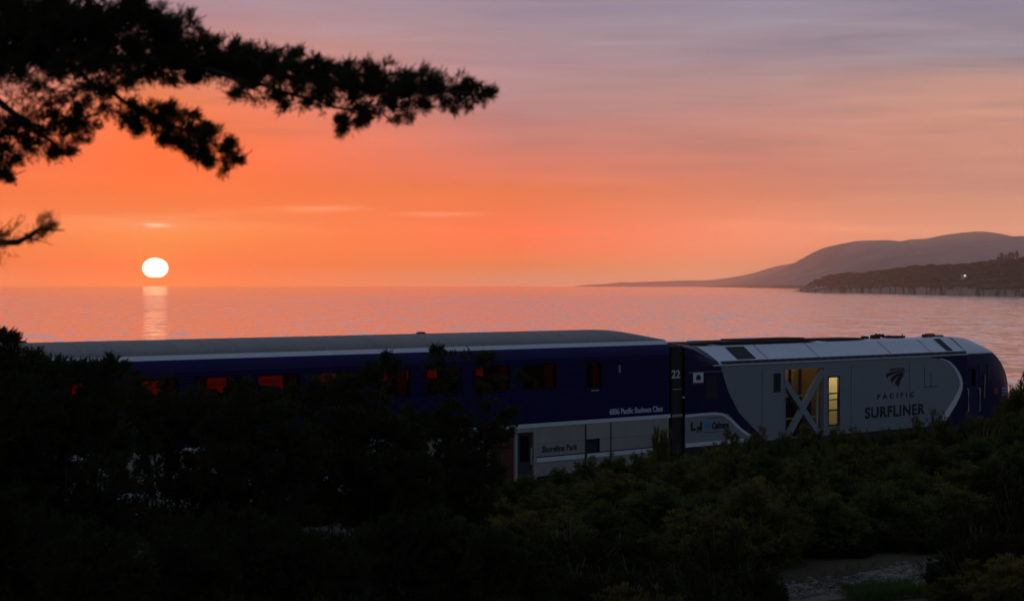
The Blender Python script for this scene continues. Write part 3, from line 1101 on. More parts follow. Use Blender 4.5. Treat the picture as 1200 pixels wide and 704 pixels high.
# floors, ceiling, ends
MB().box(-CL + 0.15, -0.2, -1.43, 1.43, 2.36, 2.44).build('upper_floor', M_inner, coach)
MB().box(-CL + 0.15, -0.2, -1.43, 1.43, 0.55, 0.61).build('lower_floor', M_under, coach)
MB().box(-CL + 0.15, -0.2, -1.30, 1.30, 4.40, 4.44).build('ceiling', M_inner, coach)
for u in (-CL + 0.1, -0.14):

    b = MB()
    prof = [(-1.5, 0.6), (1.5, 0.6), (1.5, 4.1), (1.4, 4.45), (0.9, 4.62), (-0.9, 4.62), (-1.4, 4.45), (-1.5, 4.1)]
    b.loft([[(u, y, z) for y, z in prof], [(u + 0.04, y, z) for y, z in prof]], True)
    b.poly([(u, y, z) for y, z in prof]).poly([(u + 0.04, y, z) for y, z in prof])
    b.build('end_wall', M_blue2, coach)
    sgn = 1 if u > -1 else -1
    k = MB()
    for (ya, yb, za, zb) in ((-0.75, -0.55, 1.4, 4.3), (0.55, 0.75, 1.4, 4.3), (-0.55, 0.55, 4.05, 4.3)):
        k.box(min(u, u + sgn * 0.42) + 0.02, max(u, u + sgn * 0.42) + 0.02, ya, yb, za, zb)
    k.build('diaphragm', M_black, coach)
# seats and curtains seen through the windows
seat_v = MB()
seat_v.box(-0.24, 0.24, -0.5, 0.5, 0.0, 0.42)
seat_v.plate([(-0.24, 0.42), (-0.10, 0.42), (-0.22, 1.12), (-0.34, 1.10)], -0.5, 0.5)
seat_me = None
for k in range(18):
    for s in (-1, 1):
        x = -24.6 + k * 1.10
        if seat_me is None:
            o = seat_v.build('seat', M_seat, coach)
            seat_me = o.data
        else:
            o = add_obj('seat', seat_me, coach)
        o.location = (x, s * 0.88, 2.44)
cur_me = None
for i, w in enumerate(wins):
    cu = MB()
    n = 10
    wdt = [0.30, 0.42, 0.3, 0.22, 0.4, 0.25, 0.3, 0.45, 0.3, 0.35][i]
    x1 = w[1] - 0.05 if i % 2 == 0 or i == 1 else w[0] + 0.05 + wdt
    top = [(x1 - wdt * j / n, -1.40 + 0.03 * math.sin(j * 2.2), 4.0) for j in range(n + 1)]
    bot = [(x1 - wdt * j / n * 0.8, -1.40 + 0.03 * math.sin(j * 2.2), 3.2) for j in range(n + 1)]
    cu.loft([top, bot])
    cu.build('curtain', M_curtain, coach, True)
M_clamp = emit('coach_ceiling_lamp', (1.0, 0.55, 0.20), 7.0)
for k in range(11):
    u = -24.0 + k * 2.06
    MB().box(u, u + 0.55, 0.35, 0.5, 4.33, 4.37).build('ceiling_lamp', M_clamp, coach)
bogie(coach, -4.0, 0.46, 2.6, 2)
bogie(coach, -21.9, 0.46, 2.6, 2)
MB().box(-18.0, -9.5, -1.2, 1.2, 0.28, 0.545).build('underframe_box', M_under, coach)
text_part('lettering', '6806 Pacific Business Class', 0.25, -3.08, 2.33, -HWc - 0.006, M_letter_w, coach, 0.004, 1.0, 0, 2.62)
text_part('lettering', 'Shoreline Park', 0.27, -6.22, 1.33, -HWc - 0.006, M_letter_d, coach, 0.004, 1.0, 0, 1.62)
# small louvre marks and a grab handle on the blue end
MB().box(-2.62, -2.56, -HWc - 0.02, -HWc, 3.62, 3.86).build('grab_handle', M_steel, coach)
MB().box(-3.95, -3.6, -HWc - 0.03, -HWc, 3.09, 3.13).build('window_ledge', M_steel, coach)

# ------------------------------------------------------------------ locomotive
loco = empty('locomotive', (TC[0] + UX * 0.0, TC[1], 0), RZ)
tag(loco, 'grey diesel locomotive with navy nose and rear and a crossed open bay', 'locomotive')
HW = 1.5


def livery_material():
    """flat paint: navy rear quarter and nose, grey between, pale roof along the top"""
    m = bpy.data.materials.new('loco_livery_paint')
    m.use_nodes = True
    T = NT(m.node_tree)
    b = m.node_tree.nodes['Principled BSDF']
    t = T.n('ShaderNodeTexCoord')
    sp = T.n('ShaderNodeSeparateXYZ')
    T.link(t.outputs['Object'], sp.inputs[0])
    x, y, z = sp.outputs

    def curve(pts, lo, hi):
        fc = T.n('ShaderNodeFloatCurve')
        c = fc.mapping.curves[0]
        while len(c.points) < len(pts):
            c.points.new(0.5, 0.5)
        for p, (a, v) in zip(c.points, pts):
            p.location = (a / 5.0, (v - lo) / (hi - lo))
            p.handle_type = 'VECTOR'
        fc.mapping.update()
        T.link(T.m('DIVIDE', z, 5.0), fc.inputs[1])
        return T.m('ADD', T.m('MULTIPLY', fc.outputs[0], hi - lo), lo)
    rear = curve([(0.0, 6.4), (1.0, 5.3), (1.5, 4.5), (2.1, 3.62), (2.85, 3.02), (3.71, 2.6), (4.1, 2.45), (4.35, 2.1), (5.0, 1.8)], 0, 8)
    low = T.m('MULTIPLY', T.m('LESS_THAN', z, 2.10), T.m('LESS_THAN', x, T.m('SUBTRACT', rear, 0.62)))
    m_rear = T.m('MULTIPLY', T.m('LESS_THAN', x, rear), T.m('SUBTRACT', 1.0, low))
    nose = curve([(0.0, 15.2), (1.0, 15.9), (1.6, 16.72), (2.1, 17.4), (2.58, 17.72), (3.0, 17.5), (3.35, 16.9), (3.56, 16.25), (3.70, 15.2), (3.74, 23.9), (5.0, 23.9)], 14, 24)
    m_nose = T.m('GREATER_THAN', x, nose)
    navy = T.m('MAXIMUM', m_rear, m_nose)
    roofm = T.m('GREATER_THAN', z, 3.73)
    nz = T.noise(t.outputs['Object'], 1.3, 5, 0.6)
    drt = T.noise(t.outputs['Object'], 5.0, 5, 0.7)
    body = T.mix(nz, (0.235, 0.25, 0.27), (0.285, 0.30, 0.325))
    rf = T.mix(nz, (0.66, 0.68, 0.70), (0.78, 0.80, 0.81))
    nv = T.mix(nz, (0.005, 0.0065, 0.048), (0.009, 0.011, 0.07))
    c = T.mix(roofm, body, rf)
    c = T.mix(navy, c, nv)
    c = T.mix(T.m('MULTIPLY', T.smooth(drt, 0.55, 0.8), 0.25), c, (0.07, 0.065, 0.06))
    T.link(c, b.inputs['Base Color'])
    b.inputs['Roughness'].default_value = 0.45
    T.link(T.m('SUBTRACT', 0.4, T.m('MULTIPLY', navy, 0.25)), b.inputs['Specular IOR Level'])
    return m


M_liv = livery_material()
BAY = (6.23, 8.51, 1.12, 3.46)
W2 = (8.77, 9.50, 1.41, 3.15)
W1 = (5.49, 6.03, 2.65, 3.40)
for s in (1, -1):
    y = -HW * s
    wall_sheet(MB(), 0.72, 18.0, 1.09, 3.70, y, [BAY, W2, W1]).build('side_panel', M_liv, loco)
    # rail moulding under the roof and the seam below it
    MB().box(2.2, 18.0, min(y, y - 0.03 * s), max(y, y - 0.03 * s), 3.69, 3.725).build('eave_rail', M_white if s > 0 else M_silver, loco)
    MB().box(0.9, 16.2, min(y, y - 0.008 * s), max(y, y - 0.008 * s), 3.505, 3.525).build('panel_rib', M_silver, loco)
    for u in (4.9, 10.2, 14.0):
        MB().box(u, u + 0.02, min(y, y - 0.004 * s), max(y, y - 0.004 * s), 1.15, 3.5).build('panel_seam', M_dark, loco)
    MB().box(0.75, 20.6, min(y + 0.02 * s, y + 0.25 * s), max(y + 0.02 * s, y + 0.25 * s), 0.82, 1.085).build('sill', M_under, loco)
    MB().box(0.75, 3.9, min(y, y - 0.012 * s), max(y, y - 0.012 * s), 1.10, 1.23).build('sill_stripe', M_white, loco)


def loco_roof_section(u):
    # at the rear the sides rise almost to the roof; forward they lean in as a wide sloping cove
    k = max(0.0, min(1.0, (u - 0.75) / 1.9))
    k = k * k * (3 - 2 * k)
    zs = 4.33 + (3.84 - 4.33) * k
    top = 4.47 - 0.13 * k
    half = [(1.5, 3.70), (1.5 - 0.02 * k, 3.72 + 0.3 * (1 - k)), (1.48 - 0.07 * k, zs), (1.30 - 0.20 * k, zs + (top - zs) * 0.45), (1.10 - 0.32 * k, top - 0.03), (0.55, top), (0, top + 0.02)]
    return half


ru = [0.72, 0.95, 1.2, 1.5, 1.8, 2.1, 2.4, 2.65, 5, 8, 11, 14, 16.5, 18.0]
MB().loft([[(u, -y, z) for y, z in loco_roof_section(u)] + [(u, y, z) for y, z in reversed(loco_roof_section(u)[:-1])] for u in ru]).build('roof', M_liv, loco)
# slotted gutter under the sloping roof panels
for s in (-1, 1):
    g = MB()
    g.loft([[(2.7, s * 1.488, 3.735), (2.7, s * 1.432, 3.835)], [(18.0, s * 1.488, 3.735), (18.0, s * 1.432, 3.835)]])
    gt = g.build('gutter', M_dark, loco)
    gt.location = (0, s * 0.010, 0.004)
    for k in range(30):
        u = 3.0 + k * 0.5
        if 0 <= k:
            q = MB().loft([[(u, s * 1.478, 3.752), (u, s * 1.446, 3.818)], [(u + 0.27, s * 1.478, 3.752), (u + 0.27, s * 1.446, 3.818)]]).build('slot', M_black, gt)
            q.location = (0, s * 0.006, 0.003)
    # joints between the roof panels, and the dark hatches in them
    for u in (5.35, 8.35, 12.9, 15.6):
        h = loco_roof_section(u)[2:5]
        j = MB().loft([[(u, s * y, z) for y, z in h], [(u + 0.035, s * y, z) for y, z in h]]).build('roof_joint', M_dark, loco)
        j.location = (0, s * 0.004, 0.006)
    for (a, b, f0, f1) in ((3.7, 4.75, 0.06, 0.92), (16.75, 17.2, 0.05, 1.0)):
        h = loco_roof_section(a)
        pa, pb, pc_ = h[2], h[3], h[4]
        lerp = lambda f: (pa[0] + (pb[0] - pa[0]) * f * 2, pa[1] + (pb[1] - pa[1]) * f * 2) if f < 0.5 else (pb[0] + (pc_[0] - pb[0]) * (f - 0.5) * 2, pb[1] + (pc_[1] - pb[1]) * (f - 0.5) * 2)
        ln = [lerp(f0), lerp(0.5), lerp(f1)]
        q = MB().loft([[(a, s * y, z) for y, z in ln], [(b, s * y, z) for y, z in ln]]).build('roof_hatch', M_black, loco)
        q.location = (0, s * 0.008, 0.010)
# equipment on the roof line
MB().box(1.9, 3.3, -0.7, 0.7, 4.36, 4.44).build('roof_box', M_under, loco, bevel=0.02)
MB().box(3.6, 9.2, -0.72, 0.72, 4.36, 4.455).build('roof_box', M_under, loco, bevel=0.02)
MB().box(5.2, 8.8, -0.5, 0.5, 4.456, 4.50).build('exhaust_cover', M_under, loco, bevel=0.02)
MB().box(10.0, 12.4, -0.6, 0.6, 4.36, 4.43).build('roof_box', M_under, loco, bevel=0.02)
for u in (12.9, 13.15, 13.5, 13.72, 14.6):
    MB().tube([(u, -0.2, 4.37), (u, -0.2, 4.46 + 0.05 * ((u * 7) % 1))], [0.09, 0.07], 8).build('roof_fan', M_under, loco)
MB().box(14.9, 15.6, -0.3, 0.3, 4.36, 4.44).build('roof_box', M_under, loco, bevel=0.02)
hn = MB()
for dy_ in (-0.14, 0.0, 0.14):
    hn.tube([(13.9, dy_, 4.46), (14.15, dy_, 4.46), (14.3, dy_, 4.46)], [0.03, 0.04, 0.08], 8)
hn.box(13.95, 14.05, -0.2, 0.2, 4.36, 4.45)
hn.build('horn', M_under, loco)
MB().tube([(16.3, 0.3, 4.36), (16.3, 0.3, 4.50)], [0.03, 0.02], 6).build('antenna', M_under, loco)
MB().tube([(16.9, -0.3, 4.36), (16.9, -0.3, 4.47)], [0.10, 0.10], 10).build('antenna', M_under, loco)
MB().box(17.3, 17.6, -0.35, -0.05, 4.36, 4.49).build('warning_lamp', M_red, loco, bevel=0.03)
MB().box(17.9, 18.2, -0.35, 0.0, 4.33, 4.43).build('roof_box', M_silver, loco, bevel=0.02)

# nose
nu = [18.0, 18.6, 19.2, 19.8, 20.3, 20.8, 21.2, 21.6, 21.9, 22.1, 22.2]
nzt = [4.36, 4.35, 4.28, 4.12, 3.92, 3.62, 3.30, 2.90, 2.45, 1.95, 1.50]
nhw = [1.5, 1.5, 1.5, 1.49, 1.46, 1.40, 1.31, 1.17, 1.00, 0.80, 0.62]
nose_secs = []
for u, zt, hw_ in zip(nu, nzt, nhw):
    zs = min(3.70, zt - 0.42)
    zm = min(3.84, zt - 0.30)
    q = hw_ / 1.5
    half = [(hw_, 0.86), (hw_, 1.09), (hw_, (zs + 1.09) / 2), (hw_, zs), (hw_ - 0.07 * q, zm), (hw_ * 0.74, zm + (zt - zm) * 0.5), (hw_ * 0.54, zt - 0.03), (hw_ * 0.3, zt), (0, zt + 0.015)]
    nose_secs.append([(u, -y, z) for y, z in half] + [(u, y, z) for y, z in reversed(half[:-1])])
nb = MB().loft(nose_secs)
nb.poly(nose_secs[-1])
nose = nb.build('nose', M_liv, loco, True)
em = nose.modifiers.new('edge', 'EDGE_SPLIT')
em.split_angle = math.radians(38)
MB().plate([(20.4, 0.25), (22.35, 0.25), (22.1, 0.86), (20.4, 0.86)], -1.2, 1.2).build('pilot', M_under, loco, bevel=0.04)
# windscreen wrapping the slope of the nose
ws_ = []
for u in (20.05, 20.5, 21.0, 21.4):
    zt = np.interp(u, nu, nzt)
    hw_ = np.interp(u, nu, nhw)
    ws_.append([(u, -hw_ * 0.56, zt - 0.03), (u, -hw_ * 0.3, zt), (u, 0, zt + 0.015), (u, hw_ * 0.3, zt), (u, hw_ * 0.56, zt - 0.03)])
wsd = MB().loft(ws_).build('windscreen', M_glass_d, loco, True)
wsd.location = (0.012, 0, 0.012)
for s in (-1, 1):
    # cab side window and door with grab irons, headlamps
    y = s * 1.5
    window_part(loco, 18.9, 19.55, 2.55, 3.35, y + s * 0.006, M_glass_d, M_dark, 0.04, -s)
    dr = MB().box(18.15, 18.75, min(y, y + s * 0.012), max(y, y + s * 0.012), 1.15, 3.3).build('cab_door', M_navy, loco)
    MB().box(18.3, 18.6, min(y + s * 0.012, y + s * 0.018), max(y + s * 0.012, y + s * 0.018), 2.5, 3.15).build('pane', M_glass_d, dr)
    for u in (18.02, 18.86):
        MB().tube([(u, y + s * 0.01, 1.5), (u, y + s * 0.06, 1.55), (u, y + s * 0.06, 2.35), (u, y + s * 0.01, 2.4)], 0.018, 6).build('grab_iron', M_white, loco)
    MB().tube([(19.25, y + s * 0.02, 2.0), (19.25, y + s * 0.05, 2.9)], 0.02, 6).build('mirror_arm', M_steel, loco)
    hx = 21.55
    MB().tube([(hx, s * 0.95, 2.05), (hx + 0.4, s * 0.92, 2.05)], [0.12, 0.11], 12).build('headlamp', M_white, loco)
MB().box(20.02, 20.30, -1.492, -1.480, 2.12, 2.36).build('emblem', M_red, loco)
M_mark = mat('pale_blue_mark', (0.28, 0.34, 0.62), 0.5)
for k in range(3):
    MB().box(20.72, 21.08, -1.425, -1.36, 2.02 + k * 0.13, 2.09 + k * 0.13).build('number_bar', M_mark, loco)

# rear gangway end in black, with the last two figures of the road number
MB().box(0.14, 0.72, -1.42, 1.42, 0.9, 4.40).build('rear_end', M_black, loco, bevel=0.05)
text_part('lettering', '22', 0.36, 0.12, 3.36, -1.428, M_letter_w, loco, 0.008, 1.0, 0, 0.44)
MB().box(0.18, 0.60, -1.434, -1.42, 2.98, 3.01).build('end_rib', M_steel, loco)
MB().box(0.16, 0.70, -1.432, -1.42, 2.10, 2.19).build('end_stripe', M_steel2, loco)
MB().tube([(0.66, -1.46, 2.72), (0.66, -1.52, 2.72)], 0.03, 8).build('end_lamp', M_white, loco)

# livery ribbons and marks
sw = [(0.74, 2.12), (1.5, 2.13), (2.3, 2.13), (2.7, 2.09), (2.95, 2.0), (3.2, 1.86), (3.45, 1.70), (3.75, 1.52), (4.1, 1.36), (4.5, 1.22)]
MB().strip(sw, [0.085] * 6 + [0.10] * 4, -HW - 0.006, -HW).build('white_swoosh', M_white, loco)
arc = [(15.9, 1.02), (16.3, 1.24), (16.72, 1.6), (17.12, 1.92), (17.4, 2.2), (17.56, 2.42), (17.60, 2.6), (17.52, 2.82), (17.38, 3.0), (17.1, 3.24), (16.8, 3.42), (16.45, 3.53), (16.1, 3.6)]
MB().strip(arc, [0.26, 0.28, 0.28, 0.27, 0.25, 0.23, 0.21, 0.18, 0.15, 0.11, 0.08, 0.05, 0.03], -HW - 0.006, -HW).build('white_arc', M_white, loco)
# square notice
MB().box(1.15, 1.68, -HW - 0.008, -HW, 3.14, 3.50).build('notice', M_white, loco)
MB().plate([(1.30, 3.26), (1.54, 3.26), (1.54, 3.36), (1.49, 3.43), (1.35, 3.43), (1.30, 3.36)], -HW - 0.013, -HW - 0.008).build('notice_mark', M_letter_d, loco)
MB().box(1.15, 1.68, -HW - 0.013, -HW - 0.008, 3.14, 3.18).build('notice_bar', M_red, loco)
MB().box(1.85, 2.4, -HW - 0.004, -HW, 2.62, 3.36).build('equipment_door', M_black, loco)
# owner's marks on the lower rear panel
cy_m = mat('cyan_mark', (0.03, 0.30, 0.48), 0.5)
MB().plate([(1.03, 1.62), (1.03, 1.90), (1.13, 1.90), (1.13, 1.70), (1.30, 1.70), (1.30, 1.62)], -HW - 0.006, -HW).build('owner_mark', M_letter_d, loco)
MB().plate([(1.36, 1.62), (1.62, 1.62), (1.62, 1.90), (1.52, 1.90), (1.52, 1.75), (1.36, 1.75)], -HW - 0.006, -HW).build('owner_mark', M_letter_d, loco)
MB().box(1.30, 1.62, -HW - 0.007, -HW, 1.565, 1.60).build('owner_mark', M_red, loco)
MB().plate([(1.76, 1.62), (2.06, 1.62), (2.12, 1.86), (1.82, 1.86)], -HW - 0.006, -HW).build('owner_mark', cy_m, loco)
text_part('lettering', 'Caltrans', 0.29, 2.12, 1.64, -HW - 0.005, M_letter_d, loco, 0.012, 1.0, 0.25, 0.92)
MB().box(1.9, 2.75, -HW - 0.005, -HW, 1.985, 2.005).build('small_print', M_letter_d, loco)
MB().box(1.75, 2.75, -HW - 0.005, -HW, 1.52, 1.538).build('small_print', M_letter_d, loco)
# name and travel mark
text_part('lettering', 'PACIFIC', 0.24, 11.86, 2.24, -HW - 0.005, M_letter_d, loco, 0.009, 1.9, 0, 2.42)
text_part('lettering', 'SURFLINER', 0.54, 11.08, 1.58, -HW - 0.005, M_letter_d, loco, 0.017, 1.12, 0, 3.95)
text_part('lettering', 'AMTRAK', 0.115, 12.66, 3.24, -HW - 0.005, M_letter_d, loco, 0.006, 1.2, 0.2, 1.02)
for (p0, c0, p1, wa, wb) in (((12.46, 3.05), (12.80, 3.20), (13.72, 3.19), 0.10, 0.02), ((12.78, 2.86), (13.05, 3.10), (13.62, 3.13), 0.13, 0.03), ((13.13, 2.70), (13.30, 2.98), (13.58, 3.09), 0.20, 0.08)):
    pts = []
    for k in range(8):
        t_ = k / 7
        pts.append(tuple((1 - t_) ** 2 * p0[i] + 2 * t_ * (1 - t_) * c0[i] + t_ ** 2 * p1[i] for i in (0, 1)))
    MB().strip(pts, [1.5 * (wa + (wb - wa) * k / 7) for k in range(8)], -HW - 0.006, -HW).build('travel_mark', M_letter_d, loco)
# faint access hatch outline ahead of the name
hl_ = MB()
for b_ in ((15.0, 15.03, 2.55, 3.35), (15.03, 15.9, 2.55, 2.58), (15.45, 15.48, 2.58, 3.1)):
    hl_.box(b_[0], b_[1], -HW - 0.005, -HW, b_[2], b_[3])
hl_.build('access_hatch', M_dark, loco)

# open bay with crossed braces, lit machinery room behind
def bar(parent, a, b, wdt, y0, y1, m, name):
    return MB().strip([a, b], wdt, y0, y1).build(name, m, parent)


fb = MB()
fb.box(BAY[0] - 0.02, BAY[1] + 0.02, -HW - 0.015, -HW + 0.16, BAY[3], BAY[3] + 0.06)
fb.box(BAY[0] - 0.06, BAY[0], -HW - 0.015, -HW + 0.16, BAY[2], BAY[3]).box(BAY[1], BAY[1] + 0.06, -HW - 0.015, -HW + 0.16, BAY[2], BAY[3])
bay = fb.build('bay_frame', M_silver, loco)
bar(bay, (BAY[0] + 0.02, 3.02), (BAY[1] - 0.22, 1.12), 0.24, -HW - 0.02, -HW + 0.10, M_silver, 'brace')
bar(bay, (BAY[0] + 0.12, 1.12), (BAY[1] - 0.04, 3.36), 0.24, -HW - 0.023, -HW + 0.097, M_silver, 'brace')
M_eng = mat('engine_room_cream', (0.50, 0.42, 0.24), 0.6, 0, 0.15, 2.0)
M_engd = mat('engine_room_machinery', (0.07, 0.055, 0.03), 0.6, 0.2, 0.4, 3.0)
er = MB()
er.box(5.2, 10.0, -0.42, -0.38, 1.1, 3.66)                 # back partition
er.box(8.60, 8.66, -1.44, -0.42, 1.1, 3.66)                # cross wall
er.box(5.2, 5.24, -1.44, -0.42, 1.1, 3.66).box(10.0, 10.04, -1.44, -0.42, 1.1, 3.66)
er.box(5.2, 10.04, -1.44, -0.42, 3.661, 3.69).box(5.2, 10.04, -1.44, -0.42, 1.02, 1.09)
room = er.build('machinery_room', M_eng, loco)
for (a, b, c, d_, e, f_) in ((6.3, 7.3, -1.0, -0.5, 1.1, 2.45), (7.45, 8.35, -1.1, -0.5, 1.1, 2.3), (6.95, 7.02, -1.2, -1.1, 1.1, 3.6), (7.55, 7.63, -1.2, -1.1, 1.1, 3.6)):
    MB().box(a, b, c, d_, e, f_).build('machine_block', M_engd, room, bevel=0.02)
for z in (1.75, 2.52):
    MB().tube([(6.2, -1.3, z), (8.5, -1.3, z)], 0.025, 6).build('pipe', M_eng, room)
MB().tube([(8.3, -1.36, 1.1), (8.3, -1.36, 3.4)], 0.045, 8).build('pipe', M_eng, room)
for k, (a, b, c, d_) in enumerate(((8.9, 9.25, 1.55, 2.3), (8.9, 9.25, 2.36, 2.75))):
    MB().box(a, b, -0.9, -0.46, c, d_).build('cabinet', M_eng, room, bevel=0.015)
lm = emit('machinery_room_tube', (1.0, 0.62, 0.20), 2.6)
MB().tube([(6.5, -0.75, 3.58), (8.3, -0.75, 3.58)], 0.025, 8).build('lamp_tube', lm, room)
lm2 = emit('machinery_room_tube_bright', (1.0, 0.88, 0.64), 120.0)
MB().tube([(8.8, -1.1, 3.58), (9.7, -1.1, 3.58)], 0.03, 8).build('lamp_tube', lm2, room)
w2 = MB()
w2.box(W2[0], W2[1], -HW - 0.012, -HW + 0.08, W2[2], W2[2] + 0.05).box(W2[0], W2[1], -HW - 0.012, -HW + 0.08, W2[3] - 0.05, W2[3])
w2.box(W2[0], W2[0] + 0.05, -HW - 0.012, -HW + 0.08, W2[2] + 0.05, W2[3] - 0.05).box(W2[1] - 0.05, W2[1], -HW - 0.012, -HW + 0.08, W2[2] + 0.05, W2[3] - 0.05)
w2o = w2.build('window', M_dark, loco)
MB().box(W2[0] + 0.04, W2[1] - 0.04, -HW + 0.03, -HW + 0.036, W2[2] + 0.04, W2[3] - 0.04).build('pane', M_glass_c, w2o)
for z in (1.93, 2.3, 2.52):
    MB().box(W2[0] + 0.05, W2[1] - 0.05, -HW + 0.04, -HW + 0.07, z, z + 0.04).build('guard_bar', M_dark, w2o)
window_part(loco, W1[0], W1[1], W1[2], W1[3], -HW, M_black, M_silver, 0.05, 1)
# the far side openings are shuttered
for wv in (BAY, W2, W1):
    MB().box(wv[0], wv[1], 1.46, 1.495, wv[2], wv[3]).build('shutter', M_silver, loco)
for cx in (4.6, 18.2):
    bogie(loco, cx, 0.53, 2.9, 2)
MB().box(8.0, 14.6, -1.25, 1.25, 0.32, 0.83).build('fuel_tank', M_under, loco, bevel=0.06)
MB().box(0.75, 20.4, -1.2, 1.2, 0.80, 1.0).build('underframe', M_under, loco)

# ================================================================== vegetation
shrub_m = [leaf_mat('shrub_leaves_olive', (0.030, 0.030, 0.011), (0.21, 0.18, 0.045), 0.3, 5.5),
           leaf_mat('shrub_leaves_green', (0.028, 0.034, 0.012), (0.16, 0.165, 0.04), 0.3, 5.5),
           leaf_mat('shrub_leaves_yellow', (0.070, 0.062, 0.018), (0.22, 0.18, 0.045), 0.35, 5.5),
           leaf_mat('shrub_leaves_dark_shade', (0.028, 0.030, 0.014), (0.060, 0.060, 0.024), 0.25, 5.5)]  # darker species, whose low tone also stands in for overhead tree shade
stem_m = mat('shrub_stems', (0.12, 0.095, 0.07), 0.95, 0, 0.3, 8.0)
cyp_m = leaf_mat('cypress_leaves', (0.038, 0.042, 0.020), (0.058, 0.060, 0.026), 0.25, 1.5)
cyp_bark = mat('cypress_bark', (0.05, 0.04, 0.032), 0.95, 0, 0.35, 5.0, 0.02)
dry_m = mat('dry_stalks', (0.22, 0.17, 0.10), 0.9, 0, 0.3, 6.0)


def unit_shrub(seed, m, upright=0.9, n_leaf=9):
    """a bush of height 1 and half width about 0.55: fanned stems carrying leafy tips"""
    rs = np.random.default_rng(seed)
    t = MB()
    pts, dirs = [], []
    for k in range(46):
        q = rs.uniform(0, 2 * math.pi)
        r = 0.52 * math.sqrt(rs.uniform(0.02, 1))
        h = (1.0 - 0.75 * (r / 0.55) ** 2) * rs.uniform(0.72, 1.02)
        tip = np.array([r * math.cos(q), r * math.sin(q), h])
        mid = np.array([tip[0] * 0.55, tip[1] * 0.55, h * 0.5]) + rs.normal(0, 0.03, 3)
        t.tube([(tip[0] * 0.1, tip[1] * 0.1, -0.08), tuple(mid), tuple(tip)], [0.016, 0.010, 0.003], 4)
        tw = tip - mid
        tw = tw / np.linalg.norm(tw)
        for c_ in range(4):                    # leafy clumps strung along the upper stem
            a = 0.45 + 0.55 * (c_ + rs.uniform(0, 1)) / 4
            p0 = (mid + (tip - mid) * (2 * a - 1)) if a > 0.5 else mid * (2 * a)
            p0 = p0 + rs.normal(0, 0.05, 3)
            rad = rs.uniform(0.028, 0.062)
            for j in range(15):
                pts.append(p0 + rs.normal(0, rad, 3))
                dirs.append(tw * 0.5 + np.array([0, 0, upright * 0.5]))
    for k in range(16):                        # bare twigs that stand out of the leaves
        q = rs.uniform(0, 2 * math.pi)
        r = 0.48 * math.sqrt(rs.uniform(0.02, 1))
        h = (1.04 - 0.7 * (r / 0.55) ** 2) * rs.uniform(0.95, 1.12)
        x_, y_ = r * math.cos(q), r * math.sin(q)
        t.tube([(x_ * 0.3, y_ * 0.3, h * 0.3), (x_ * 0.8, y_ * 0.8, h * 0.75), (x_ * 1.12, y_ * 1.12, h)], [0.007, 0.005, 0.002], 4)
        t.tube([(x_ * 0.8, y_ * 0.8, h * 0.75), (x_ * 0.8 + rs.uniform(-.1, .1), y_ * 0.8 + rs.uniform(-.1, .1), h * 0.98)], [0.004, 0.0015], 4)
    for k in range(120):                       # skirt of leaves low down
        q = rs.uniform(0, 2 * math.pi)
        r = 0.5 * math.sqrt(rs.uniform(0.2, 1))
        pts.append(np.array([r * math.cos(q), r * math.sin(q), rs.uniform(0.0, 0.35)]))
        dirs.append(np.array([math.cos(q) * 0.5, math.sin(q) * 0.5, 0.6]))
    v, f = needles(np.array(pts), np.array(dirs), n_leaf + 4, 0.058, 0.0062, 0.5, rs)
    tm = bpy.data.meshes.new('stems')
    tm.from_pydata(t.v, [], t.f)
    tm.materials.append(stem_m)
    return tm, mesh_np('foliage', v, f, m)


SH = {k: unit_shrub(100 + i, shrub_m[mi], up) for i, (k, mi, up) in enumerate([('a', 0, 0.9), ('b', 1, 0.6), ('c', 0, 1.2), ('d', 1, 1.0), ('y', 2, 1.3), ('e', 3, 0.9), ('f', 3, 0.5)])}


def ray_w(px, w):
    """depth at which the sight line of column px is w metres in front of the train"""
    k = (px - 600) / F
    # w(Y) = -( -(k*Y-P0x)*UY + (Y-P0y)*UX )
    return (w + P0.x * UY - P0.y * UX) / (k * UY - UX)


n_sh = 0


def place_shrub(px, top, w, width, var, label, group):
    global n_sh
    Y = ray_w(px, w)
    X = (px - 600) / F * Y
    g = float(ground_z(X, Y)) - 0.05
    h = CAM_Z - (top - HOR) / F * Y - g
    h = max(0.45, h)
    o = empty('shrub', (X, Y, g), n_sh * 2.399)
    o.scale = (width, width, h)
    tag(o, label, 'shrub', group)
    tm, fm = SH[var]
    add_obj('stems', tm, o)
    add_obj('foliage', fm, o)
    n_sh += 1
    return o


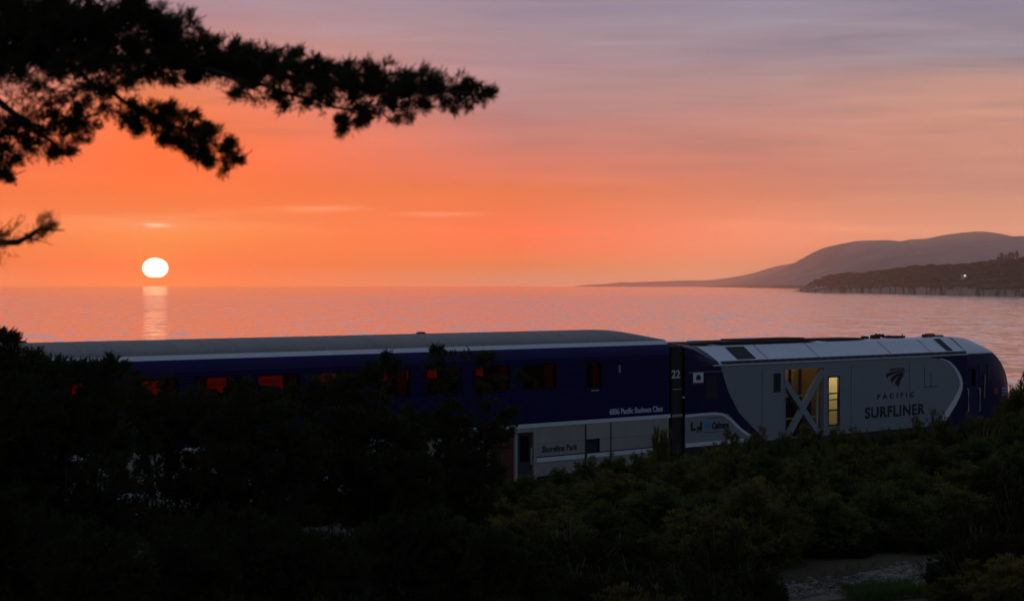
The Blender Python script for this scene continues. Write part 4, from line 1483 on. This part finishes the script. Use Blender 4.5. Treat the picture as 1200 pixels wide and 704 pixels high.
GF = 'shrubs in front of the train'
front = [
    (548, 548, 6.0, 1.5, 'b', 'dark green shrub left of the coach doorway, below the white stripe'),
    (588, 558, 7.0, 1.6, 'b', 'green shrub right at the foot of the red coach door'),
    (625, 556, 7.5, 1.5, 'd', 'low green shrub under the dark boarding doorway of the coach'),
    (658, 546, 7.0, 1.6, 'b', 'shrub just below the Shoreline Park lettering'),
    (690, 538, 6.5, 1.5, 'a', 'shrub hiding the foot of the narrow louvred panel of the coach'),
    (722, 534, 6.5, 1.5, 'd', 'shrub under the grey panel at the front of the coach'),
    (752, 530, 7.0, 1.4, 'a', 'low olive shrub left of the tall yellowish one by the coach end'),
    (774, 497, 4.6, 0.95, 'y', 'tall yellowish wispy shrub before the front corner of the coach'),
    (806, 534, 6.8, 1.4, 'a', 'low shrub below the black gap between coach and locomotive'),
    (832, 524, 6.5, 1.3, 'd', "shrub under the owner's marks on the locomotive"),
    (856, 508, 6.0, 1.35, 'c', 'bushy shrub covering the end of the white swoosh'),
    (886, 504, 6.0, 1.4, 'a', 'shrub hiding the tip of the navy curve on the locomotive'),
    (917, 505, 6.5, 1.5, 'b', 'shrub at the left foot of the crossed braces'),
    (948, 501, 6.5, 1.5, 'a', 'shrub at the right foot of the crossed braces'),
    (978, 503, 6.2, 1.4, 'd', 'shrub below the bright yellow window'),
    (1008, 504, 6.2, 1.4, 'a', 'shrub under the first letters of SURFLINER'),
    (1040, 500, 6.2, 1.4, 'b', 'shrub under the middle of SURFLINER'),
    (1072, 493, 6.0, 1.4, 'c', 'shrub under the last letters of SURFLINER'),
    (1102, 484, 5.5, 1.25, 'a', 'rounded shrub at the lower end of the white nose arc'),
    (1132, 488, 6.0, 1.4, 'd', 'shrub below the navy cab side of the locomotive'),
    (1156, 486, 7.0, 1.4, 'y', 'pale twiggy shrub in front of the locomotive nose'),
    (1180, 470, 7.5, 1.5, 'a', 'shrub just below the tip of the locomotive nose'),
    (1201, 440, 8.0, 1.7, 'c', 'tall shrub at the right edge beside the locomotive nose'),
    (1228, 432, 8.5, 1.8, 'b', 'tallest shrub of the row, cut by the right edge'),
]
for e in front:
    place_shrub(*e, GF)
rs0 = random.Random(12)
GM = 'shrubs of the dark scrub slope'
prof_x = [500, 560, 640, 740, 830, 880, 960, 1050, 1110, 1170, 1200, 1260]
prof_y = [560, 562, 556, 545, 530, 512, 510, 506, 497, 492, 470, 450]
rows = [(11.0, 12, 46, 1.7), (15.0, 34, 58, 1.8), (19.0, 62, 72, 1.8), (23.0, 100, 88, 1.7), (27.0, 150, 110, 1.6), (30.5, 196, 120, 1.4)]
kinds = ['a', 'b', 'd', 'a', 'c', 'b', 'y']
row_names = ['second row of scrub', 'third row of scrub', 'middle of the scrub', 'lower scrub', 'lowest scrub', 'bottom edge of the scrub']


def below(x):
    for lim, txt in ((585, 'left of the doorway'), (640, 'under the doorway'), (700, 'under Shoreline Park'), (760, 'under the coach lettering'),
                     (800, 'under the gap between the cars'), (850, "under the locomotive's rear"), (905, 'under the navy curve'), (965, 'under the crossed braces'),
                     (1005, 'under the yellow window'), (1050, 'under PACIFIC'), (1090, 'under the end of SURFLINER'), (1135, 'under the white arc'), (1180, 'under the nose'), (1230, 'at the right edge')):
        if x < lim:
            return txt
    return 'just beyond the right edge'



for ri, (w, drop, step, wd) in enumerate(rows):
    x = 520 + rs0.uniform(0, step)
    while x < 1290:
        top = np.interp(x, prof_x, prof_y) + drop + rs0.uniform(-10, 14)
        Yd = ray_w(x, w)
        # keep the gravel path clear
        gx, gy = (x - 600) / F * Yd, Yd
        yb = HOR + (CAM_Z - float(ground_z(gx, gy))) * F / gy
        on_path = 900 < x < 1150 and yb > 652 and top < 704
        if not on_path:
            kd = kinds[rs0.randrange(7)]
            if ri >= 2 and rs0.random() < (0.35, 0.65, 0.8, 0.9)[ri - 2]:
                kd = 'ef'[rs0.randrange(2)]  # nearer rows take the shade-darkened leaves more often
            tone = {'a': 'dark olive', 'b': 'dark green', 'c': 'upright olive', 'd': 'leafy green', 'y': 'yellowish', 'e': 'blackish upright', 'f': 'blackish low'}[kd]
            place_shrub(x, float(top), w, wd * rs0.uniform(0.8, 1.2), kd,
                        f'{tone} shrub in the {row_names[ri]}, {below(x)}', GM)
        x += step * rs0.uniform(0.75, 1.25)
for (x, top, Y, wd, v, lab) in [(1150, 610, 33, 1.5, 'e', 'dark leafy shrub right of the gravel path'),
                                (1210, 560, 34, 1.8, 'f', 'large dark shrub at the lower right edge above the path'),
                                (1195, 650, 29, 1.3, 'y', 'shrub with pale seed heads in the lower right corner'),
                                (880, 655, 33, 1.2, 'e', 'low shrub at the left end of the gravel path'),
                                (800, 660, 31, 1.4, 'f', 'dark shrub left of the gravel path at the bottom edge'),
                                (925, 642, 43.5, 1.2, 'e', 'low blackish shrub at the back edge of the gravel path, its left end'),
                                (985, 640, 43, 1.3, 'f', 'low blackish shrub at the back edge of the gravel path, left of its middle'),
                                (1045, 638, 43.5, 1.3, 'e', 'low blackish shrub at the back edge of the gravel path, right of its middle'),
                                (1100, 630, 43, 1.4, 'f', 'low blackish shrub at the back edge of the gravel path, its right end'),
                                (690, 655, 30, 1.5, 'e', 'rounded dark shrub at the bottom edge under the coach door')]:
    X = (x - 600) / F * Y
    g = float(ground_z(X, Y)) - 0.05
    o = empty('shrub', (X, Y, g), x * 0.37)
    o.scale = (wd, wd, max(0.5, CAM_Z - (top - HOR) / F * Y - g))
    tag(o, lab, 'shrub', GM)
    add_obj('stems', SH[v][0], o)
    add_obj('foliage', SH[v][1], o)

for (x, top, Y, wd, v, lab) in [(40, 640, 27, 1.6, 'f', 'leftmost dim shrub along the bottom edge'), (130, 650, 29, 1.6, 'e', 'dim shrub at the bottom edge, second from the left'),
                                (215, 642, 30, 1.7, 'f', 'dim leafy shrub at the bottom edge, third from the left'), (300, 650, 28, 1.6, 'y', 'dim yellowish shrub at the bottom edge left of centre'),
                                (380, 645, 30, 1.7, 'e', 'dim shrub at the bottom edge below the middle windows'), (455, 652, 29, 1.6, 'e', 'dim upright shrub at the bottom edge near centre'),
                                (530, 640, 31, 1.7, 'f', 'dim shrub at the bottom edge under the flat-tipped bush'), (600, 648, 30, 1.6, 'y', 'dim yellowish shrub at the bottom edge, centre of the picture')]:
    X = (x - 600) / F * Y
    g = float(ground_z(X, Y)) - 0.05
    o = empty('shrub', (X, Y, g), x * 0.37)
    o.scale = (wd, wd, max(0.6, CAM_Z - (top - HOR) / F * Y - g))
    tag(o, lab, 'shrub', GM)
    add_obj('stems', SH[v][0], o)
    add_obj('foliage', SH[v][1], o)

# dry stalks before the nose
dk = MB()
c0 = ray_w(1150, 8.5)
bx, by = (1150 - 600) / F * c0, c0
bz = float(ground_z(bx, by))
for k in range(9):
    q = rs0.uniform(-0.5, 0.5)
    dk.tube([(bx + rs0.uniform(-.1, .1), by, bz - 0.05), (bx + q * 0.5, by + rs0.uniform(-.2, .2), bz + 0.6), (bx + q * 1.3, by + rs0.uniform(-.3, .3), bz + rs0.uniform(1.0, 1.5))], [0.014, 0.010, 0.005], 4)
tag(dk.build('dry_stalks', dry_m), 'clump of dry pale stalks before the locomotive nose', 'dry plant')


# ------------------------------------------------------------------ cypress trees
def foliage_lobes(lobes, Y0, n_k, ln, wd, nn, seed, depth=1.0, upd=0.3):
    """leafy sprays spread through ellipsoids; lobes are (px, py, rx, ry, density) at distance Y0"""
    rs = np.random.default_rng(seed)
    P_, D_ = [], []
    ctr = []
    for i, lb in enumerate(lobes):
        cx, cy_, rx, ry = lb[:4]
        de = lb[4] if len(lb) > 4 else 1.0
        dY = lb[5] if len(lb) > 5 else rs.uniform(-0.35, 0.35) * depth
        Yc = Y0 + dY
        c = np.array(pix(cx, cy_, Yc))
        s = Yc / F
        ax = np.array([rx * s, max(rx, ry) * s * 0.8, ry * s])
        N = int(n_k * de * rx * ry)
        # half the leaves fill the lobe, half ride on short arching sprays that break its outline
        Nf = int(N * 0.36)
        u = rs.normal(0, 1, (Nf, 3))
        u /= np.linalg.norm(u, axis=1, keepdims=True)
        lump_ = 1 + 0.2 * np.sin(u[:, :1] * 7 + i) * np.cos(u[:, 2:] * 6 + 2 * i)
        P_.append(c + u * rs.uniform(0, 1, (Nf, 1)) ** 0.5 * 0.9 * ax * lump_)
        D_.append(u * 0.7 + np.array([0.25, 0, upd]))
        per = 12
        K = max(3, (N - Nf) // per)
        u = rs.normal(0, 1, (K, 3))
        u /= np.linalg.norm(u, axis=1, keepdims=True)
        base = c + u * rs.uniform(0, 1, (K, 1)) ** 0.4 * 0.95 * ax
        dr = u * np.array([0.8, 0.6, 0.45]) + np.array([0.35, 0, upd]) + rs.normal(0, 0.4, (K, 3))
        dr /= np.linalg.norm(dr, axis=1, keepdims=True)
        ln_ = np.minimum(ax[0], ax[2] * 1.6) * rs.uniform(0.15, 0.4, (K, 1)) + ln
        tt = rs.uniform(0, 1, (K, per, 1))
        pp = base[:, None, :] + dr[:, None, :] * ln_[:, None, :] * (tt - 0.45)
        pp[..., 2] -= (tt[..., 0] ** 2) * ln_ * 0.18
        pp += rs.normal(0, 1, pp.shape) * (ln * 0.35) * (1.15 - 0.7 * tt)
        P_.append(pp.reshape(-1, 3))
        D_.append(np.repeat(dr, per, 0) * 0.9 + np.array([0, 0, upd * 0.5]))
        ctr.append(c)
    P_ = np.concatenate(P_)
    D_ = np.concatenate(D_)
    v, f = needles(P_, D_, nn, ln, wd, 0.5, rs)
    return v, f, ctr


def limb(mb, pts, r0, r1, seed=0, sides=7):
    rs = random.Random(seed)
    n = len(pts)
    fine = []
    for i in range(n - 1):
        a, b = Vector(pts[i]), Vector(pts[i + 1])
        for k in range(4):
            t = k / 4
            fine.append(a.lerp(b, t) + Vector((rs.uniform(-1, 1), rs.uniform(-1, 1), rs.uniform(-1, 1))) * (b - a).length * 0.03)
    fine.append(Vector(pts[-1]))
    m = len(fine) - 1
    mb.tube(fine, [r0 + (r1 - r0) * (i / m) ** 0.8 for i in range(m + 1)], sides)


# the overhanging cypress whose limbs reach in from the upper left
YT = 13.0
lobes = [(-30, 40, 110, 60), (40, 30, 90, 45), (90, 45, 80, 42), (150, 22, 60, 36), (190, 40, 55, 34), (30, 92, 75, 34, .42), (105, 88, 70, 32, .5),
         (170, 74, 55, 26), (228, 66, 50, 30), (270, 74, 50, 30), (318, 80, 48, 27), (362, 88, 45, 26), (408, 92, 42, 25), (450, 98, 40, 25), (492, 104, 36, 24), (528, 106, 26, 22, .9), (552, 110, 18, 16, .7), (566, 113, 9, 8, .5),
         (300, 112, 46, 10, .45), (352, 118, 40, 12, .45), (400, 124, 36, 14, .5), (440, 132, 26, 14, .45), (478, 130, 26, 12, .45), (412, 144, 12, 8, .3), (392, 142, 10, 8, .25),
         (20, 140, 50, 28, .42), (62, 155, 45, 24, .6), (30, 172, 42, 16, .55), (60, 180, 22, 10, .45), (100, 138, 36, 24, .4), (-20, 160, 45, 35, .6),
         (150, 132, 24, 14, .8), (182, 138, 34, 18), (214, 150, 36, 19), (245, 168, 32, 18), (270, 182, 22, 14, .85), (235, 190, 22, 10, .5), (160, 150, 20, 10, .35), (205, 172, 18, 9, .35),
         (2, 205, 12, 16, .22), (12, 192, 16, 12, .3)]
v, f, ctr = foliage_lobes(lobes, YT, 0.25, 0.044, 0.0034, 15, 41, 1.2)
sprig = [(14, 274, 34, 12, .26), (40, 264, 26, 14, .24), (60, 268, 16, 8, .2), (6, 294, 14, 18, .18), (-25, 275, 30, 16, .3)]
v2, f2, ctr2 = foliage_lobes(sprig, YT - 0.6, 0.34, 0.036, 0.0018, 9, 43, 0.4)
bxT = float(pix(-330, 0, YT + 1).x)
gT = float(ground_z(bxT, YT + 1)) - 0.3
tree = empty('cypress_tree', (bxT, YT + 1, gT))
tag(tree, 'dark cypress reaching its layered limbs into the upper left sky', 'tree')
off = np.array([bxT, YT + 1, gT])
add_obj('foliage', mesh_np('foliage', v - off, f, cyp_m), tree)
add_obj('foliage', mesh_np('foliage', v2 - off, f2, leaf_mat('cypress_leaves_sky_glow', (0.16, 0.075, 0.025), (0.28, 0.13, 0.04), 0.75, 1.5)), tree)  # orange leaf colour stands in for sunset sky blending through the thin needles
# crown above the picture, so that the tree is whole
up = []
for k in range(16):
    q = k * 2.4
    up.append((-330 + 300 * math.cos(q) * (0.4 + 0.6 * (k % 4) / 3), -260 - 34 * k, 150, 60, 0.16, 1.0 + 1.5 * math.sin(q)))
up += [(-420, 120, 120, 60, .2, 1.6), (-560, 0, 150, 70, .2, 2.0), (-500, -150, 150, 60, .2, 0.6), (-140, -40, 100, 50, .35, 0.6), (20, -60, 120, 35, .4, 0.3)]
v3, f3, ctr3 = foliage_lobes(up, YT, 0.06, 0.09, 0.010, 8, 47, 1.2)
add_obj('crown', mesh_np('crown', v3 - off, f3, cyp_m), tree)
tr = MB()
limb(tr, [(0, 0, -0.2), (0.15, 0.1, 2.0), (-0.1, 0.0, 4.2), (0.2, 0.1, 6.5), (0.0, 0, 9.5)], 0.34, 0.09, 1, 10)
tr.build('trunk', cyp_bark, tree)


def loc(px, py, Y):
    return Vector(pix(px, py, Y)) - Vector(off)


br = MB()
limb(br, [(0.0, 0.05, 3.4), loc(-150, 70, YT + .4), loc(0, 62, YT + .2), loc(130, 66, YT + .2), loc(260, 80, YT + .15), loc(380, 98, YT + .1), loc(480, 108, YT), loc(560, 112, YT)], 0.055, 0.004, 3)
limb(br, [loc(60, 64, YT), loc(120, 104, YT + .25), loc(170, 134, YT + .25), loc(225, 156, YT + .2), loc(280, 184, YT + .1)], 0.02, 0.004, 4)
limb(br, [loc(-60, 66, YT), loc(0, 120, YT + .3), loc(60, 165, YT + .2), loc(75, 182, YT + .2)], 0.035, 0.004, 5)
limb(br, [loc(240, 82, YT), loc(330, 108, YT - .1), loc(410, 130, YT - .1), loc(445, 140, YT - .1)], 0.018, 0.003, 6)
limb(br, [(0.0, 0, 2.2), loc(-150, 270, YT - .3), loc(-40, 280, YT - .6), loc(20, 284, YT - .6), loc(48, 268, YT - .6), loc(76, 270, YT - .6)], 0.045, 0.003, 7)
limb(br, [loc(-80, 180, YT), loc(-10, 215, YT), loc(6, 198, YT), loc(20, 185, YT)], 0.012, 0.003, 9)
rsb = random.Random(4)
for k in range(40):                               # fine twigs that break the outline
    c = rsb.choice(lobes)
    a = (c[0] + rsb.uniform(-.5, .5) * c[2], c[1] + rsb.uniform(-.4, .4) * c[3])
    b = (a[0] + rsb.uniform(-10, 26), a[1] + rsb.uniform(-18, 16))
    Yk = YT + rsb.uniform(-.4, .4)
    limb(br, [loc(a[0], a[1], Yk), loc((a[0] + b[0]) / 2, (a[1] + b[1]) / 2 + 3, Yk), loc(b[0], b[1], Yk)], 0.007, 0.002, k, 4)
for k in range(34):                               # bare twigs of the thin sprig
    a = (rsb.uniform(-10, 55), rsb.uniform(272, 284))
    b = (a[0] + rsb.uniform(0, 26), a[1] + rsb.uniform(-26, 12))
    limb(br, [loc(a[0], a[1], YT - .6), loc((a[0] + b[0]) / 2 + 2, (a[1] + b[1]) / 2, YT - .6 + rsb.uniform(-.1, .1)), loc(b[0], b[1], YT - .6)], 0.004, 0.0015, 60 + k, 4)
for (a, b) in (((218, 40), (232, 8)), ((224, 34), (222, 10)), ((226, 30), (243, 18))):
    limb(br, [loc(a[0], a[1], YT), loc((a[0] + b[0]) / 2 - 2, (a[1] + b[1]) / 2, YT), loc(b[0], b[1], YT)], 0.006, 0.002, 90, 4)
br.build('limbs', cyp_bark, tree)

# dark young cypresses and thicket at the lower left
thickets = [
    ('black young cypress with a ragged tip at the left edge', 22.0,
     [(-10, 440, 46, 40), (8, 408, 20, 16, .8), (4, 396, 8, 8, .5), (40, 440, 36, 26), (75, 436, 28, 18, .8), (105, 440, 26, 16, .8), (130, 428, 12, 10, .5), (120, 460, 30, 20, .8), (20, 490, 70, 50), (90, 490, 50, 34), (-20, 560, 90, 70), (50, 600, 80, 60), (60, 540, 60, 40, .45), (120, 520, 50, 30, .5), (130, 570, 50, 40, .7), (100, 620, 50, 30)]),
    ('black spreading cypress over the left windows of the coach', 25.0,
     [(165, 468, 40, 30, .9), (150, 438, 16, 10, .4), (200, 484, 50, 28), (245, 498, 45, 32), (165, 505, 45, 18), (285, 490, 45, 30), (320, 474, 30, 22, .8), (270, 540, 55, 45), (330, 530, 50, 50), (240, 600, 50, 50), (310, 610, 70, 55), (195, 520, 40, 20, .6), (190, 560, 40, 40, .65), (225, 560, 40, 40, .5), (170, 615, 50, 25, .8), (290, 460, 26, 14, .5), (235, 474, 30, 14, .6)]),
    ('dark cypress bush between the coach windows in the middle left', 27.0,
     [(365, 470, 36, 26, .9), (400, 458, 34, 24, .9), (440, 446, 26, 22, .8), (452, 430, 16, 12, .5), (430, 480, 40, 32), (375, 510, 50, 40), (400, 570, 70, 55), (440, 500, 44, 22), (405, 495, 40, 18), (470, 520, 36, 36, .9), (455, 590, 60, 50), (350, 560, 50, 40), (420, 530, 50, 30), (480, 560, 40, 40)]),
    ('dark cypress bush with a flat tip over the coach windows, next to the doorway', 29.0,
     [(536, 420, 36, 11, .6), (510, 414, 16, 8, .5), (520, 436, 22, 12, .5), (520, 462, 16, 20, .35), (570, 468, 22, 22, .4), (600, 448, 22, 9, .3), (520, 500, 44, 26, 1.1), (480, 505, 30, 24), (560, 512, 44, 28, 1.1), (545, 538, 40, 20), (590, 496, 20, 18, .6), (540, 555, 46, 36), (500, 560, 50, 45), (566, 560, 30, 26, .8), (470, 590, 50, 40), (540, 595, 50, 30)]),
    ('lowest black bush in the bottom left corner', 20.0,
     [(20, 650, 110, 55), (-60, 600, 80, 70), (110, 670, 70, 45)]),
    ('wide black bush along the bottom edge left of centre', 21.5,
     [(210, 660, 80, 45), (290, 650, 70, 50), (360, 665, 70, 45), (200, 620, 40, 24, .7)]),
    ('dark bush along the bottom edge near the middle', 23.0,
     [(450, 650, 70, 45), (520, 640, 60, 45), (580, 655, 50, 40), (510, 690, 90, 35), (620, 680, 50, 30, .8)]),
]
for i, (lab, Y, lbs) in enumerate(thickets):
    v, f, ctr = foliage_lobes(lbs, Y, 0.26, 0.075, 0.0085, 13, 70 + i, 1.6, 0.5)
    X = float(np.mean([c[0] for c in ctr]))
    g = float(ground_z(X, Y)) - 0.1
    t = empty('cypress_bush', (X, Y, g))
    tag(t, lab, 'bush', 'dark cypress thicket at the lower left')
    o_ = np.array([X, Y, g])
    add_obj('foliage', mesh_np('foliage', v - o_, f, cyp_m), t)
    b = MB()
    low = min(c[2] for c in ctr)
    for k, c in enumerate(ctr):
        q = Vector(c) - Vector(o_)
        limb(b, [(q.x * 0.15, 0, -0.2), (q.x * 0.45, q.y * 0.4, max(0.1, q.z * 0.45)), tuple(q)], 0.022, 0.006, k, 5)
    b.build('stems', cyp_bark, t)

# ------------------------------------------------------------------ grass beside the path and litter of stones
rsg = np.random.default_rng(9)


def grass(name, cx, cy_, rx, ry, N, h, m, label):
    q = rsg.uniform(0, 2 * np.pi, N)
    r = np.sqrt(rsg.uniform(0, 1, N))
    X = cx + rx * r * np.cos(q)
    Y = cy_ + ry * r * np.sin(q)
    keep = (vnoise(X / 0.6, Y / 0.6, 77) > -0.2) & (r + 0.35 * vnoise(X / 0.35, Y / 0.35, 78) < 0.85)
    X, Y = X[keep], Y[keep]
    p = np.stack([X, Y, ground_z(X, Y) + 0.06], 1)
    v, f = needles(p, np.tile([0, 0, 1.0], (len(p), 1)), 4, h, 0.006, 0.35, rsg)
    tag(add_obj(name, mesh_np(name, v, f, m)), label, kind='stuff')


gp = pix(1056, 692, 37.0)
grass('grass', gp.x, gp.y, 1.25, 1.2, 2600, 0.15, leaf_mat('fresh_grass', (0.045, 0.085, 0.02), (0.08, 0.13, 0.03), 0.4, 1.5), 'patch of short green grass on the gravel path')
lp = pix(1008, 677, 38.8)
grass('path_litter', lp.x, lp.y, 6.0, 2.0, 900, 0.10, leaf_mat('dead_litter', (0.035, 0.03, 0.018), (0.11, 0.085, 0.045), 0.2, 2.5), 'dead litter and low tufts strewn over the gravel path')
gd = pix(950, 640, 36.0)
grass('dry_grass', gd.x + 1, gd.y + 13, 12, 5, 7000, 0.28, leaf_mat('dry_grass_blades', (0.07, 0.06, 0.03), (0.13, 0.105, 0.05), 0.4, 1.5), 'thin dry grass among the shrubs')
sv = MB()
for k in range(420):
    i_, j_ = rsg.integers(1, n_w - 1), rsg.integers(1, n_u - 1)
    X, Y = PX[i_, j_] + rsg.uniform(-.15, .15), PY[i_, j_] + rsg.uniform(-.1, .1)
    z = float(ground_z(X, Y)) + 0.09
    s = rsg.uniform(0.015, 0.07)
    a = rsg.uniform(0, 3)
    pts = [(X + s * math.cos(a + q) * rsg.uniform(.7, 1.2), Y + s * math.sin(a + q) * rsg.uniform(.7, 1.2)) for q in (0, 1.3, 2.5, 3.8, 5.1)]
    sv.loft([[(x, y, z - 0.02) for x, y in pts], [(x, y, z + s * 0.5) for x, y in pts]], True)
    sv.poly([(x, y, z + s * 0.5) for x, y in pts])
tag(sv.build('gravel_stones', mat('gravel_stone', (0.22, 0.18, 0.15), 0.9, 0, 0.4, 9.0)), 'loose stones scattered on the gravel path', kind='stuff')
